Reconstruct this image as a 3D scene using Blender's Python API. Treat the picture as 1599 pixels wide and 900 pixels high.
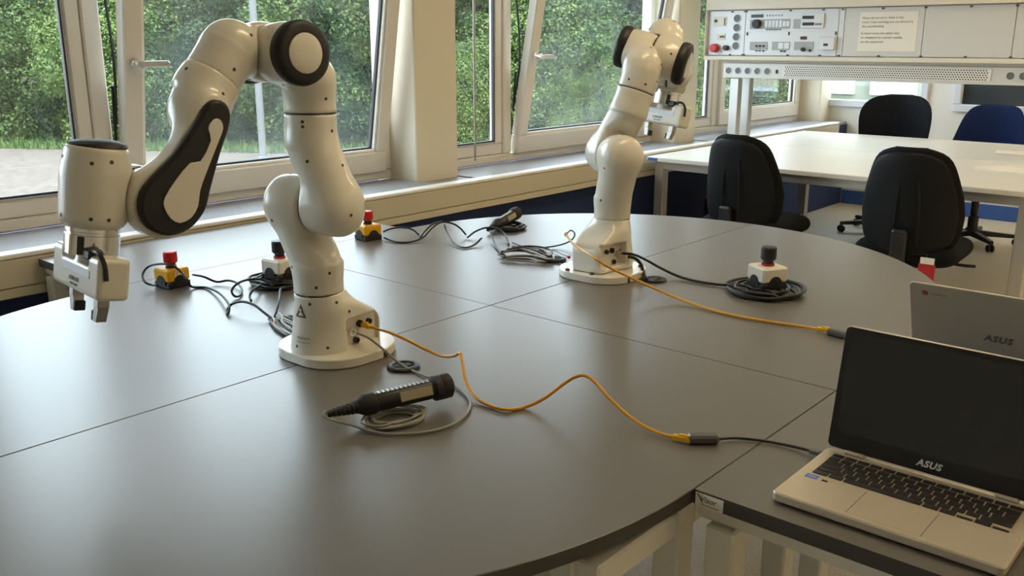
import bpy, math, random
import numpy as np
from mathutils import Matrix, Vector
from mathutils.bvhtree import BVHTree

for o in list(bpy.data.objects): bpy.data.objects.remove(o)
scene = bpy.context.scene
COL = scene.collection
ZT = 0.72                       # table height above the floor
PI = math.pi
random.seed(7)

# ------------------------------------------------------------------ camera
cam_d = bpy.data.cameras.new('camera')
cam = bpy.data.objects.new('camera', cam_d); COL.objects.link(cam)
cam_d.sensor_width = 36.0; cam_d.sensor_fit = 'HORIZONTAL'
cam_d.lens = 1433.84 * 36.0 / 1599.0
cam_d.clip_start = 0.05; cam_d.clip_end = 300
cam.location = (-1.7406, -1.5844, ZT + 0.68)
yaw, pit = math.radians(41.084), math.radians(14.998)
fwd = Vector((math.cos(yaw)*math.cos(pit), math.sin(yaw)*math.cos(pit), -math.sin(pit)))
cam.rotation_euler = fwd.to_track_quat('-Z', 'Y').to_euler()
scene.camera = cam

# ------------------------------------------------------------------ sky, sun, exposure
world = bpy.data.worlds.new('sky'); scene.world = world; world.use_nodes = True
wn = world.node_tree; bg = wn.nodes['Background']
bg.inputs[0].default_value = (0.78, 0.89, 1.0, 1); bg.inputs[1].default_value = 4.9
sun_d = bpy.data.lights.new('sun', 'SUN'); sun_d.energy = 5.0; sun_d.angle = math.radians(14); sun_d.color = (1, .95, .86)
sun = bpy.data.objects.new('sun', sun_d); COL.objects.link(sun)
sun.rotation_euler = Vector((0.25, 0.62, -0.85)).to_track_quat('-Z', 'Y').to_euler()
sun.location = (0, -10, 20)
vs = scene.view_settings
vs.view_transform = 'Standard'; vs.look = 'None'; vs.gamma = 1.0; vs.exposure = 0.55
vs.use_curve_mapping = False

# ------------------------------------------------------------------ materials
MATS = {}
def mat(name, col, rough=.5, metal=0, var=0.0, scale=30, bump=0.0, bscale=None, coat=0, emit=None, estr=0, spec=.5, detail=3):
    m = bpy.data.materials.new(name); m.use_nodes = True
    nt = m.node_tree; b = nt.nodes['Principled BSDF']
    b.inputs['Base Color'].default_value = (*col, 1); b.inputs['Roughness'].default_value = rough
    b.inputs['Metallic'].default_value = metal; b.inputs['Specular IOR Level'].default_value = spec
    if coat: b.inputs['Coat Weight'].default_value = coat; b.inputs['Coat Roughness'].default_value = .12
    if emit: b.inputs['Emission Color'].default_value = (*emit, 1); b.inputs['Emission Strength'].default_value = estr
    if var or bump:
        tc = nt.nodes.new('ShaderNodeTexCoord')
        nz = nt.nodes.new('ShaderNodeTexNoise'); nz.inputs['Scale'].default_value = scale; nz.inputs['Detail'].default_value = detail
        nt.links.new(tc.outputs['Object'], nz.inputs['Vector'])
        if var:
            mx = nt.nodes.new('ShaderNodeMix'); mx.data_type = 'RGBA'
            mx.inputs[6].default_value = (*[max(0, c*(1-var)) for c in col], 1)
            mx.inputs[7].default_value = (*[min(1, c*(1+var)) for c in col], 1)
            nt.links.new(nz.outputs['Fac'], mx.inputs[0]); nt.links.new(mx.outputs[2], b.inputs['Base Color'])
        if bump:
            nb = nz
            if bscale:
                nb = nt.nodes.new('ShaderNodeTexNoise'); nb.inputs['Scale'].default_value = bscale
                nt.links.new(tc.outputs['Object'], nb.inputs['Vector'])
            bp = nt.nodes.new('ShaderNodeBump'); bp.inputs['Strength'].default_value = bump; bp.inputs['Distance'].default_value = .002
            nt.links.new(nb.outputs['Fac'], bp.inputs['Height']); nt.links.new(bp.outputs['Normal'], b.inputs['Normal'])
    MATS[name] = m
    return m
mat('robot_white', (.76, .725, .62), .30, var=.02, scale=6, coat=.5)
mat('robot_black', (.006, .006, .006), .5, var=.1, scale=40)
mat('seam_dark', (.03, .028, .025), .6, var=.1)
mat('screw_dark', (.06, .05, .04), .5, var=.1)
mat('chrome', (.82, .81, .79), .16, 1, var=.03, scale=8)
mat('dull_metal', (.42, .40, .37), .38, 1, var=.05, scale=20)
mat('laminate', (.140, .129, .113), .33, var=.05, scale=3, detail=1, spec=.95)
mat('laminate_edge', (.045, .041, .036), .5, var=.08, scale=60)
mat('frame_cream', (.74, .71, .62), .45, var=.03, scale=20)
mat('white_bench', (.80, .79, .74), .38, var=.02, scale=9)
mat('bench_edge', (.62, .60, .52), .45, var=.03)
mat('alu', (.55, .54, .51), .38, .7, var=.05, scale=15)
mat('cream_wall', (.78, .72, .57), .7, var=.03, scale=5, bump=.05, bscale=120)
mat('white_wall', (.84, .82, .76), .7, var=.02, scale=5, bump=.05, bscale=120)
mat('navy_wall', (.014, .030, .105), .75, var=.15, scale=12)
mat('blue_trim', (.05, .13, .42), .5, var=.06)
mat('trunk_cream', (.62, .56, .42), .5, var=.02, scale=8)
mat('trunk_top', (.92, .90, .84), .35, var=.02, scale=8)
mat('upvc', (.80, .76, .68), .32, var=.02, scale=8)
mat('upvc_cool', (.76, .80, .88), .32, var=.02, scale=8)
mat('gasket', (.02, .02, .022), .5, var=.1)
mat('stone_sill', (.30, .31, .34), .40, var=.35, scale=160, detail=8)
mat('handle_metal', (.80, .79, .77), .25, 1, var=.03)
mat('ceiling_white', (.82, .80, .76), .8, var=.02)
mat('red_plastic', (.55, .012, .015), .38, var=.05)
mat('yellow_plastic', (.80, .42, .012), .42, var=.04)
mat('black_plastic', (.014, .014, .015), .42, var=.1)
mat('black_rubber', (.010, .010, .011), .55, var=.15)
mat('white_plastic', (.80, .77, .67), .42, var=.03)
mat('grey_cable', (.30, .30, .27), .45, var=.05)
mat('pale_cable', (.62, .60, .56), .45, var=.05)
mat('black_cable', (.012, .012, .013), .42, var=.1)
mat('yellow_cable', (.75, .36, .03), .38, var=.06)
mat('yellow_plug', (.85, .46, .02), .3, var=.05)
mat('adapter_grey', (.13, .12, .12), .38, .3, var=.06)
mat('beige_pad', (.36, .31, .21), .6, var=.06)
mat('laptop_champagne', (.62, .545, .42), .40, .35, var=.03, scale=60)
mat('laptop_lid', (.50, .48, .43), .42, .45, var=.03, scale=60)
mat('bezel_black', (.008, .008, .008), .35, var=.05)
mat('screen_glass', (.020, .021, .019), .22, var=.05)
mat('key_black', (.016, .015, .014), .5, var=.05)
mat('sticker_blue', (.12, .22, .62), .4, var=.05)
mat('logo_silver', (.70, .69, .66), .4, var=.05)
mat('logo_grey', (.12, .115, .11), .4, var=.05)
mat('print_grey', (.10, .09, .08), .6, var=.05)
mat('chair_black', (.006, .007, .008), .85, var=.25, scale=200, bump=.2, spec=.2)
mat('chair_shell', (.007, .008, .009), .55, var=.15, scale=60, spec=.2)
mat('chair_pattern', (.009, .010, .014), .9, var=.9, scale=60, bump=.2, spec=.2)
mat('chair_blue', (.010, .022, .085), .9, var=.2, scale=200, bump=.2, spec=.2)
mat('rack_panel', (.72, .74, .76), .42, .15, var=.02, scale=20)
mat('rack_panel_warm', (.66, .655, .63), .42, .15, var=.02, scale=20)
mat('rack_cream', (.74, .70, .60), .5, var=.02)
mat('module_grey', (.40, .41, .42), .45, var=.05)
mat('display_dark', (.015, .018, .022), .25, var=.05)
mat('display_red', (.09, .01, .012), .3, var=.05)
mat('socket_grey', (.14, .15, .16), .5, var=.08)
mat('hole_dark', (.05, .048, .045), .7, var=.1)
mat('paper', (.84, .81, .73), .75, var=.02)
mat('leg_tag_red', (.45, .015, .02), .5, var=.06)
mat('lamp_post', (.12, .125, .13), .5, .0, var=.05)
mat('bark', (.055, .042, .030), .9, var=.3, scale=12, bump=.4)
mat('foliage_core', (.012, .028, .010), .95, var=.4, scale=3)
mat('facade', (.20, .22, .17), .8, var=.06, scale=2)
mat('facade_glass', (.05, .06, .07), .15, var=.2, scale=1)
mat('luminaire_body', (.8, .8, .8), .5, var=.02)
mat('luminaire_lit', (.9, .85, .75), .5, var=.01, emit=(1.0, .78, .48), estr=9.5)

def speckle_mat(name, c1, c2, scale, rough, c3=None):
    m = bpy.data.materials.new(name); m.use_nodes = True; nt = m.node_tree; b = nt.nodes['Principled BSDF']
    tc = nt.nodes.new('ShaderNodeTexCoord'); n1 = nt.nodes.new('ShaderNodeTexNoise'); n1.inputs['Scale'].default_value = scale
    n1.inputs['Detail'].default_value = 2; n1.inputs['Roughness'].default_value = .8
    r = nt.nodes.new('ShaderNodeValToRGB'); r.color_ramp.elements[0].position = .38; r.color_ramp.elements[1].position = .62
    r.color_ramp.elements[0].color = (*c1, 1); r.color_ramp.elements[1].color = (*c2, 1)
    nt.links.new(tc.outputs['Object'], n1.inputs['Vector']); nt.links.new(n1.outputs['Fac'], r.inputs[0])
    out = r.outputs[0]
    if c3:
        n2 = nt.nodes.new('ShaderNodeTexNoise'); n2.inputs['Scale'].default_value = scale*.02; n2.inputs['Detail'].default_value = 6
        nt.links.new(tc.outputs['Object'], n2.inputs['Vector'])
        mr = nt.nodes.new('ShaderNodeMapRange'); mr.inputs[1].default_value = .4; mr.inputs[2].default_value = .65
        nt.links.new(n2.outputs['Fac'], mr.inputs[0])
        mx = nt.nodes.new('ShaderNodeMix'); mx.data_type = 'RGBA'; mx.inputs[7].default_value = (*c3, 1)
        nt.links.new(mr.outputs[0], mx.inputs[0]); nt.links.new(out, mx.inputs[6]); out = mx.outputs[2]
    nt.links.new(out, b.inputs['Base Color']); b.inputs['Roughness'].default_value = rough
    MATS[name] = m
speckle_mat('floor_vinyl', (.56, .50, .39), (.76, .70, .56), 160, .42)
speckle_mat('gravel', (.085, .069, .056), (.135, .112, .094), 9, .95, (.100, .080, .066))
speckle_mat('grass', (.035, .060, .012), (.09, .125, .030), 5, .95, (.06, .095, .022))

def leaf_mat(name, ca, cb, cc):
    m = bpy.data.materials.new(name); m.use_nodes = True; nt = m.node_tree; b = nt.nodes['Principled BSDF']
    g = nt.nodes.new('ShaderNodeNewGeometry'); r = nt.nodes.new('ShaderNodeValToRGB'); e = r.color_ramp.elements
    e[0].color = (*ca, 1); e[1].color = (*cc, 1); k = e.new(.55); k.color = (*cb, 1)
    nt.links.new(g.outputs['Random Per Island'], r.inputs[0]); nt.links.new(r.outputs[0], b.inputs['Base Color'])
    b.inputs['Roughness'].default_value = .55
    b.inputs['Transmission Weight'].default_value = 0
    tl = nt.nodes.new('ShaderNodeBsdfTranslucent'); nt.links.new(r.outputs[0], tl.inputs[0])
    mx = nt.nodes.new('ShaderNodeMixShader'); mx.inputs[0].default_value = .3
    nt.links.new(b.outputs[0], mx.inputs[1]); nt.links.new(tl.outputs[0], mx.inputs[2])
    nt.links.new(mx.outputs[0], nt.nodes['Material Output'].inputs[0])
    MATS[name] = m
leaf_mat('leaf_mid', (.022, .050, .012), (.054, .104, .024), (.125, .190, .042))
leaf_mat('leaf_dark', (.011, .030, .011), (.030, .064, .020), (.062, .112, .034))
leaf_mat('leaf_light', (.044, .086, .016), (.092, .158, .030), (.17, .235, .056))

def glass_mat(name, haze):
    m = bpy.data.materials.new(name); m.use_nodes = True; nt = m.node_tree
    nt.nodes.remove(nt.nodes['Principled BSDF'])
    tr = nt.nodes.new('ShaderNodeBsdfTransparent'); tr.inputs[0].default_value = (.95, .98, .97, 1)
    gl = nt.nodes.new('ShaderNodeBsdfGlossy'); gl.inputs['Roughness'].default_value = .02
    fr = nt.nodes.new('ShaderNodeFresnel'); gm_ = nt.nodes.new('ShaderNodeNewGeometry')   # thin pane: same reflectance at both faces
    io = nt.nodes.new('ShaderNodeMath'); io.operation = 'MULTIPLY_ADD'; io.inputs[1].default_value = 1/1.45-1.45; io.inputs[2].default_value = 1.45
    nt.links.new(gm_.outputs['Backfacing'], io.inputs[0]); nt.links.new(io.outputs[0], fr.inputs[0])
    mx = nt.nodes.new('ShaderNodeMixShader'); nt.links.new(fr.outputs[0], mx.inputs[0])
    nt.links.new(tr.outputs[0], mx.inputs[1]); nt.links.new(gl.outputs[0], mx.inputs[2])
    df = nt.nodes.new('ShaderNodeBsdfTranslucent'); df.inputs[0].default_value = (.85, .9, .95, 1)
    nz = nt.nodes.new('ShaderNodeTexNoise'); nz.inputs['Scale'].default_value = 2.2; nz.inputs['Detail'].default_value = 4
    tc = nt.nodes.new('ShaderNodeTexCoord'); nt.links.new(tc.outputs['Object'], nz.inputs['Vector'])
    mr = nt.nodes.new('ShaderNodeMapRange'); mr.inputs[1].default_value = .35; mr.inputs[2].default_value = .75
    mr.inputs[3].default_value = haze*.3; mr.inputs[4].default_value = haze*1.6
    nt.links.new(nz.outputs['Fac'], mr.inputs[0])
    m2 = nt.nodes.new('ShaderNodeMixShader'); nt.links.new(mr.outputs[0], m2.inputs[0])
    nt.links.new(mx.outputs[0], m2.inputs[1]); nt.links.new(df.outputs[0], m2.inputs[2])
    nt.links.new(m2.outputs[0], nt.nodes['Material Output'].inputs[0])
    MATS[name] = m
glass_mat('pane_clear', .004); glass_mat('pane_hazy', .02)  # second pane: pale veil painted in for the bright room reflected by dirty glass

# ------------------------------------------------------------------ mesh helpers
class MB:
    def __init__(s): s.v = []; s.f = []
    def add(s, v, f, M=None):
        n = len(s.v)
        if M is not None: v = [tuple(M @ Vector(p)) for p in v]
        s.v += [tuple(p) for p in v]; s.f += [tuple(i+n for i in q) for q in f]; return s
    def box(s, x0, x1, y0, y1, z0, z1, b=0.0, M=None):
        if b <= 0:
            v = [(x, y, z) for x in (x0, x1) for y in (y0, y1) for z in (z0, z1)]
            f = [(0,1,3,2),(4,6,7,5),(0,4,5,1),(2,3,7,6),(0,2,6,4),(1,5,7,3)]
            return s.add(v, f, M)
        b = min(b, (x1-x0)*.49, (y1-y0)*.49, (z1-z0)*.49)
        v = []; lo = (x0, y0, z0); hi = (x1, y1, z1); idx = {}
        for sx in (0, 1):
            for sy in (0, 1):
                for sz in (0, 1):
                    sg = (sx, sy, sz)
                    for ax in range(3):
                        p = []
                        for k in range(3):
                            c = hi[k] if sg[k] else lo[k]
                            if k != ax: c += -b if sg[k] else b
                            p.append(c)
                        idx[(sg, ax)] = len(v); v.append(tuple(p))
        f = []
        def g(a, ax): return idx[(a, ax)]
        for ax in range(3):
            o = [(ax+1) % 3, (ax+2) % 3]
            for sd in (0, 1):
                q = []
                for (p, r) in ((0,0),(1,0),(1,1),(0,1)):
                    a = [0,0,0]; a[ax] = sd; a[o[0]] = p; a[o[1]] = r; q.append(g(tuple(a), ax))
                f.append(tuple(q) if sd else tuple(reversed(q)))
            for p in (0, 1):
                for r in (0, 1):
                    a = [0,0,0]; c = [0,0,0]
                    a[ax] = 0; c[ax] = 1; a[o[0]] = c[o[0]] = p; a[o[1]] = c[o[1]] = r
                    a, c = tuple(a), tuple(c)
                    q = (g(a,o[0]), g(c,o[0]), g(c,o[1]), g(a,o[1]))
                    f.append(q if (p == r) == True else tuple(reversed(q)))
        for sg in [(i,j,k) for i in (0,1) for j in (0,1) for k in (0,1)]:
            q = (g(sg,0), g(sg,1), g(sg,2)); f.append(q if sum(sg) % 2 else tuple(reversed(q)))
        return s.add(v, f, M)
    def prism(s, pts, z0, z1, b=0.0, M=None):
        """extrude a 2-D outline (counter-clockwise) along z, with a small chamfer"""
        n = len(pts)
        def inset(d):
            out = []
            for i in range(n):
                a, p, c = Vector(pts[i-1]), Vector(pts[i]), Vector(pts[(i+1) % n])
                t = (c-a); t = t.normalized() if t.length > 1e-9 else Vector((1,0))
                out.append((p.x - t.y*d, p.y + t.x*d))
            return out
        rings = [(pts, z0), (pts, z1)] if b <= 0 else [(inset(b), z0), (pts, z0+b), (pts, z1-b), (inset(b), z1)]
        v = [(x, y, z) for (r, z) in rings for (x, y) in r]; f = []
        for k in range(len(rings)-1):
            for i in range(n):
                j = (i+1) % n; f.append((k*n+i, k*n+j, (k+1)*n+j, (k+1)*n+i))
        f.append(tuple(reversed(range(n)))); f.append(tuple(range((len(rings)-1)*n, len(rings)*n)))
        return s.add(v, f, M)
    def lathe(s, prof, n=24, M=None, cap=True):
        """prof: list of (r, z), spun about z"""
        v = []; f = []
        for (r, z) in prof:
            for i in range(n):
                a = 2*PI*i/n; v.append((r*math.cos(a), r*math.sin(a), z))
        for k in range(len(prof)-1):
            for i in range(n):
                j = (i+1) % n; f.append((k*n+i, k*n+j, (k+1)*n+j, (k+1)*n+i))
        if cap:
            f.append(tuple(reversed(range(n)))); f.append(tuple(range((len(prof)-1)*n, len(prof)*n)))
        return s.add(v, f, M)
    def cyl(s, a, b, r, n=16, r2=None, bev=0.0):
        a, b = Vector(a), Vector(b); d = b-a; L = d.length
        M = Matrix.Translation(a) @ d.to_track_quat('Z', 'Y').to_matrix().to_4x4()
        r2 = r if r2 is None else r2
        pr = [(r, 0), (r2, L)] if not bev else [(r-bev, 0), (r, bev), (r2, L-bev), (r2-bev, L)]
        return s.lathe(pr, n, M)
    def tube(s, pts, r, n=8, sub=6, closed=False):
        P = smooth_path(pts, sub, closed); m = len(P); v = []; f = []
        up = Vector((0,0,1)); prev = None
        for i in range(m):
            if closed: t = P[(i+1) % m]-P[i-1]
            else: t = P[min(i+1, m-1)]-P[max(i-1, 0)]
            t.normalize()
            if prev is None:
                a = t.cross(up)
                if a.length < .1: a = t.cross(Vector((1,0,0)))
            else: a = prev - t*prev.dot(t)
            a.normalize(); prev = a; c = t.cross(a)
            for k in range(n):
                w = 2*PI*k/n; v.append(tuple(P[i] + a*(r*math.cos(w)) + c*(r*math.sin(w))))
        for i in range(m if closed else m-1):
            j = (i+1) % m
            for k in range(n):
                l = (k+1) % n; f.append((i*n+k, j*n+k, j*n+l, i*n+l))
        if not closed: f.append(tuple(range(n))); f.append(tuple(reversed(range((m-1)*n, m*n))))
        return s.add(v, f)
    def mesh(s, name, m, sharp=35):
        me = bpy.data.meshes.new(name); me.from_pydata(s.v, [], s.f); me.update()
        finish(me, m, sharp); return me
    def build(s, name, m, parent=None, sharp=35, M=None):
        return link(name, s.mesh(name, m, sharp), parent, M)
def finish(me, m, sharp=35):
    import bmesh
    bm = bmesh.new(); bm.from_mesh(me); bmesh.ops.recalc_face_normals(bm, faces=bm.faces); bm.to_mesh(me); bm.free()
    me.materials.append(MATS[m])
    me.polygons.foreach_set('use_smooth', [True]*len(me.polygons))
    if sharp < 180: me.set_sharp_from_angle(angle=math.radians(sharp))
def link(name, me, parent=None, M=None):
    o = bpy.data.objects.new(name, me); COL.objects.link(o)
    if parent: o.parent = parent
    if M is not None: o.matrix_basis = M
    return o
def smooth_path(pts, sub, closed=False):
    P = [Vector(p) for p in pts]; n = len(P); out = []
    if n == 2: return P
    for i in range(n if closed else n-1):
        p0 = P[i-1] if (i > 0 or closed) else P[0]*2-P[1]
        p1, p2 = P[i], P[(i+1) % n]
        p3 = P[(i+2) % n] if (i+2 < n or closed) else P[n-1]*2-P[n-2]
        for k in range(sub):
            t = k/sub
            out.append(.5*((2*p1)+(p2-p0)*t+(2*p0-5*p1+4*p2-p3)*t*t+(3*p1-p0-3*p2+p3)*t**3))
    if not closed: out.append(P[-1])
    return out
def tag(o, label=None, cat=None, group=None, kind=None):
    if label: o['label'] = label
    if cat: o['category'] = cat
    if group: o['group'] = group
    if kind: o['kind'] = kind
    return o
def empty(name, loc=(0,0,0), rz=0, label=None, cat=None, group=None, kind=None):
    o = bpy.data.objects.new(name, None); COL.objects.link(o); o.empty_display_size = .1
    o.location = loc; o.rotation_euler = (0, 0, rz)
    return tag(o, label, cat, group, kind)
def box(name, m, x0, x1, y0, y1, z0, z1, b=0.0, parent=None):
    return MB().box(x0, x1, y0, y1, z0, z1, b).build(name, m, parent)
def struct(o): o['kind'] = 'structure'; return o
def rrect(w, h, r, n=5, cx=0, cy=0):
    out = []
    for (sx, sy, a0) in ((1,1,0),(-1,1,90),(-1,-1,180),(1,-1,270)):
        for k in range(n+1):
            a = math.radians(a0+90*k/n)
            out.append((cx+sx*(w/2-r)+r*math.cos(a), cy+sy*(h/2-r)+r*math.sin(a)))
    return out
def text_mesh(body, size, depth, m, shear=0, align='CENTER', space=1.0, bold=0):
    cu = bpy.data.curves.new('lettering', 'FONT'); cu.body = body; cu.size = size; cu.extrude = depth/2
    cu.align_x = align; cu.align_y = 'CENTER'; cu.shear = shear; cu.space_character = space; cu.resolution_u = 2; cu.offset = bold
    ob = bpy.data.objects.new('lettering_tmp', cu); COL.objects.link(ob)
    dg = bpy.context.evaluated_depsgraph_get(); dg.update()
    me = bpy.data.meshes.new_from_object(ob.evaluated_get(dg)); bpy.data.objects.remove(ob)
    me.name = 'lettering'; me.materials.clear(); me.materials.append(MATS[m]); return me
def frame_M(o, xa, ya):
    """matrix with origin o, x axis xa, y axis ya"""
    x = Vector(xa).normalized(); y = Vector(ya).normalized(); z = x.cross(y).normalized(); y = z.cross(x)
    M = Matrix((x, y, z)).transposed().to_4x4(); M.translation = Vector(o); return M

# ------------------------------------------------------------------ implicit surfaces (for cast robot shells and cushions)
def smin(a, b, k):
    h = np.clip(.5+.5*(b-a)/k, 0, 1); return b*(1-h)+a*h-k*h*(1-h)
def smax(a, b, k): return -smin(-a, -b, k)
def s_cyl(P, a, b, r, rd=.004):
    a = np.array(a, float); b = np.array(b, float); d = b-a; L = np.linalg.norm(d); d /= L
    q = P-a; t = q@d; rad = np.linalg.norm(q-t[:,None]*d, axis=1)
    dx = rad-(r-rd); dz = np.abs(t-L/2)-(L/2-rd)
    return np.minimum(np.maximum(dx, dz), 0)+np.sqrt(np.maximum(dx,0)**2+np.maximum(dz,0)**2)-rd
def s_cone(P, a, b, r1, r2):
    a = np.array(a, float); b = np.array(b, float); d = b-a; q = P-a
    t = np.clip((q@d)/(d@d), 0, 1)
    return np.linalg.norm(q-t[:,None]*d, axis=1)-(r1+(r2-r1)*t)
def s_box(P, c, h, rd):
    q = np.abs(P-np.array(c))-(np.array(h)-rd)
    return np.linalg.norm(np.maximum(q,0), axis=1)+np.minimum(q.max(axis=1),0)-rd
def sdf_mesh(f, lo, hi, h, name, m, sharp=180):
    lo = np.array(lo, float); n = np.ceil((np.array(hi)-lo)/h).astype(int)+1
    gx, gy, gz = [lo[i]+h*np.arange(n[i]) for i in range(3)]
    G = np.stack(np.meshgrid(gx, gy, gz, indexing='ij'), -1).reshape(-1, 3)
    V = f(G).reshape(n); S = V < 0
    c = n-1; cnt = np.zeros(c); acc = np.zeros((*c, 3))
    base = np.stack(np.meshgrid(*[np.arange(k) for k in c], indexing='ij'), -1).astype(float)
    def sl(a, off): return a[tuple(slice(o, o+k) for o, k in zip(off, c))]
    for ax in range(3):
        o1, o2 = [k for k in range(3) if k != ax]
        for p in (0, 1):
            for r in (0, 1):
                A = [0,0,0]; A[o1] = p; A[o2] = r; B = list(A); B[ax] = 1
                va, vb = sl(V, A), sl(V, B); cr = (va < 0) != (vb < 0)
                t = np.where(cr, va/np.where(cr, va-vb, 1), 0)
                pos = np.zeros((*c, 3)); pos[..., o1] = p; pos[..., o2] = r; pos[..., ax] = t
                cnt += cr; acc += pos*cr[..., None]
    act = cnt > 0; ids = -np.ones(c, int); ids[act] = np.arange(act.sum())
    X = lo+h*(base[act]+acc[act]/cnt[act][:, None])
    F = []
    for ax in range(3):
        o1, o2 = (ax+1) % 3, (ax+2) % 3
        s0 = [slice(None)]*3; s1 = [slice(None)]*3; s0[ax] = slice(0, -1); s1[ax] = slice(1, None)
        cr = S[tuple(s0)] != S[tuple(s1)]; ii = np.argwhere(cr)
        ok = (ii[:, o1] > 0) & (ii[:, o2] > 0) & (ii[:, o1] < c[o1]) & (ii[:, o2] < c[o2]); ii = ii[ok]
        ins = S[tuple(s0)][tuple(ii.T)]
        def cell(d1, d2):
            j = ii.copy(); j[:, o1] -= d1; j[:, o2] -= d2; return ids[tuple(j.T)]
        q = np.stack([cell(1,1), cell(0,1), cell(0,0), cell(1,0)], 1)
        q[~ins] = q[~ins][:, ::-1]; F.append(q)
    F = np.concatenate(F)
    for _ in range(4):
        e = 1e-4; d = f(X); g = np.stack([(f(X+e*np.eye(3)[k])-f(X-e*np.eye(3)[k]))/(2*e) for k in range(3)], 1)
        X = X-np.clip(d, -h, h)[:, None]*g/np.maximum((g*g).sum(1), .3)[:, None]
    me = bpy.data.meshes.new(name); me.from_pydata(X.tolist(), [], F.tolist()); me.update()
    me.materials.append(MATS[m]); me.polygons.foreach_set('use_smooth', [True]*len(me.polygons))
    if sharp < 180: me.set_sharp_from_angle(angle=math.radians(sharp))
    return me

# ================================================================== ROOM SHELL
WY = 1.95                                   # window plane
XB = 6.4                                    # far wall
XF, YR, ZC = -4.6, -5.2, 2.95
struct(box('floor', 'floor_vinyl', XF, XB, YR, 1.95, -.12, 0))
struct(box('ceiling', 'ceiling_white', XF-.2, XB+.2, YR-.2, 2.15, ZC, ZC+.15))
struct(box('wall_right', 'white_wall', XF, XB, YR-.2, YR, 0, ZC))
struct(box('wall_front', 'white_wall', XF-.2, XF, YR-.2, 2.15, 0, ZC))
WIN = [(-3.14, -1.03), (-.74, 1.37), (1.66, 3.78), (4.05, 6.17)]
ZW1 = ZT + 1.45
wl = empty('wall_left', kind='structure')
box('lower_wall', 'navy_wall', XF, XB, 1.58, 2.15, 0, ZT-.02, parent=wl)
box('wall_head', 'cream_wall', XF, XB, 1.90, 2.15, ZW1, ZC, parent=wl)
edges = [XF] + [e for w in WIN for e in w] + [XB]
for i in range(0, len(edges), 2):
    box('pillar', 'cream_wall', edges[i], edges[i+1], 1.75, 2.05, ZT-.02, ZC, .006, parent=wl)
# far wall with two openings
wb = empty('wall_back', kind='structure')
FW = (.92, 1.86, ZT+.13, ZT+1.25)           # far opening window y0,y1,z0,z1
FD = (-1.7, .72, ZT+.13, ZT+1.25)
box('wall_base', 'white_wall', XB, XB+.2, YR-.2, 2.15, 0, FW[2], parent=wb)
box('wall_head', 'white_wall', XB, XB+.2, YR-.2, 2.15, FW[3], ZC, parent=wb)
box('wall_pier', 'white_wall', XB, XB+.2, FW[1], 2.15, FW[2], FW[3], parent=wb)
box('wall_pier', 'white_wall', XB, XB+.2, FD[1], FW[0], FW[2], FW[3], parent=wb)
box('wall_pier', 'white_wall', XB, XB+.2, YR-.2, FD[0], FW[2], FW[3], parent=wb)
struct(box('baseboard_back', 'blue_trim', XB-.015, XB-.001, YR+.01, 1.57, 0.001, .12, .003))

# cable trunking below the sill
tr = empty('trim_1', kind='structure')
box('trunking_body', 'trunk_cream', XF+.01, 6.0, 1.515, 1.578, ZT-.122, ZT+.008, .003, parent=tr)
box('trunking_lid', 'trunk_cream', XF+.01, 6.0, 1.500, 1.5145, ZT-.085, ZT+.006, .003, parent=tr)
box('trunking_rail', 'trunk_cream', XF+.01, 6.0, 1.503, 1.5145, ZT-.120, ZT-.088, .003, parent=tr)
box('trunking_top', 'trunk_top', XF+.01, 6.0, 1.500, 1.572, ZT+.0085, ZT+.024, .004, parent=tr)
box('trunking_end', 'rack_cream', 6.001, 6.02, 1.498, 1.578, ZT-.126, ZT+.027, .003, parent=tr)

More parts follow.
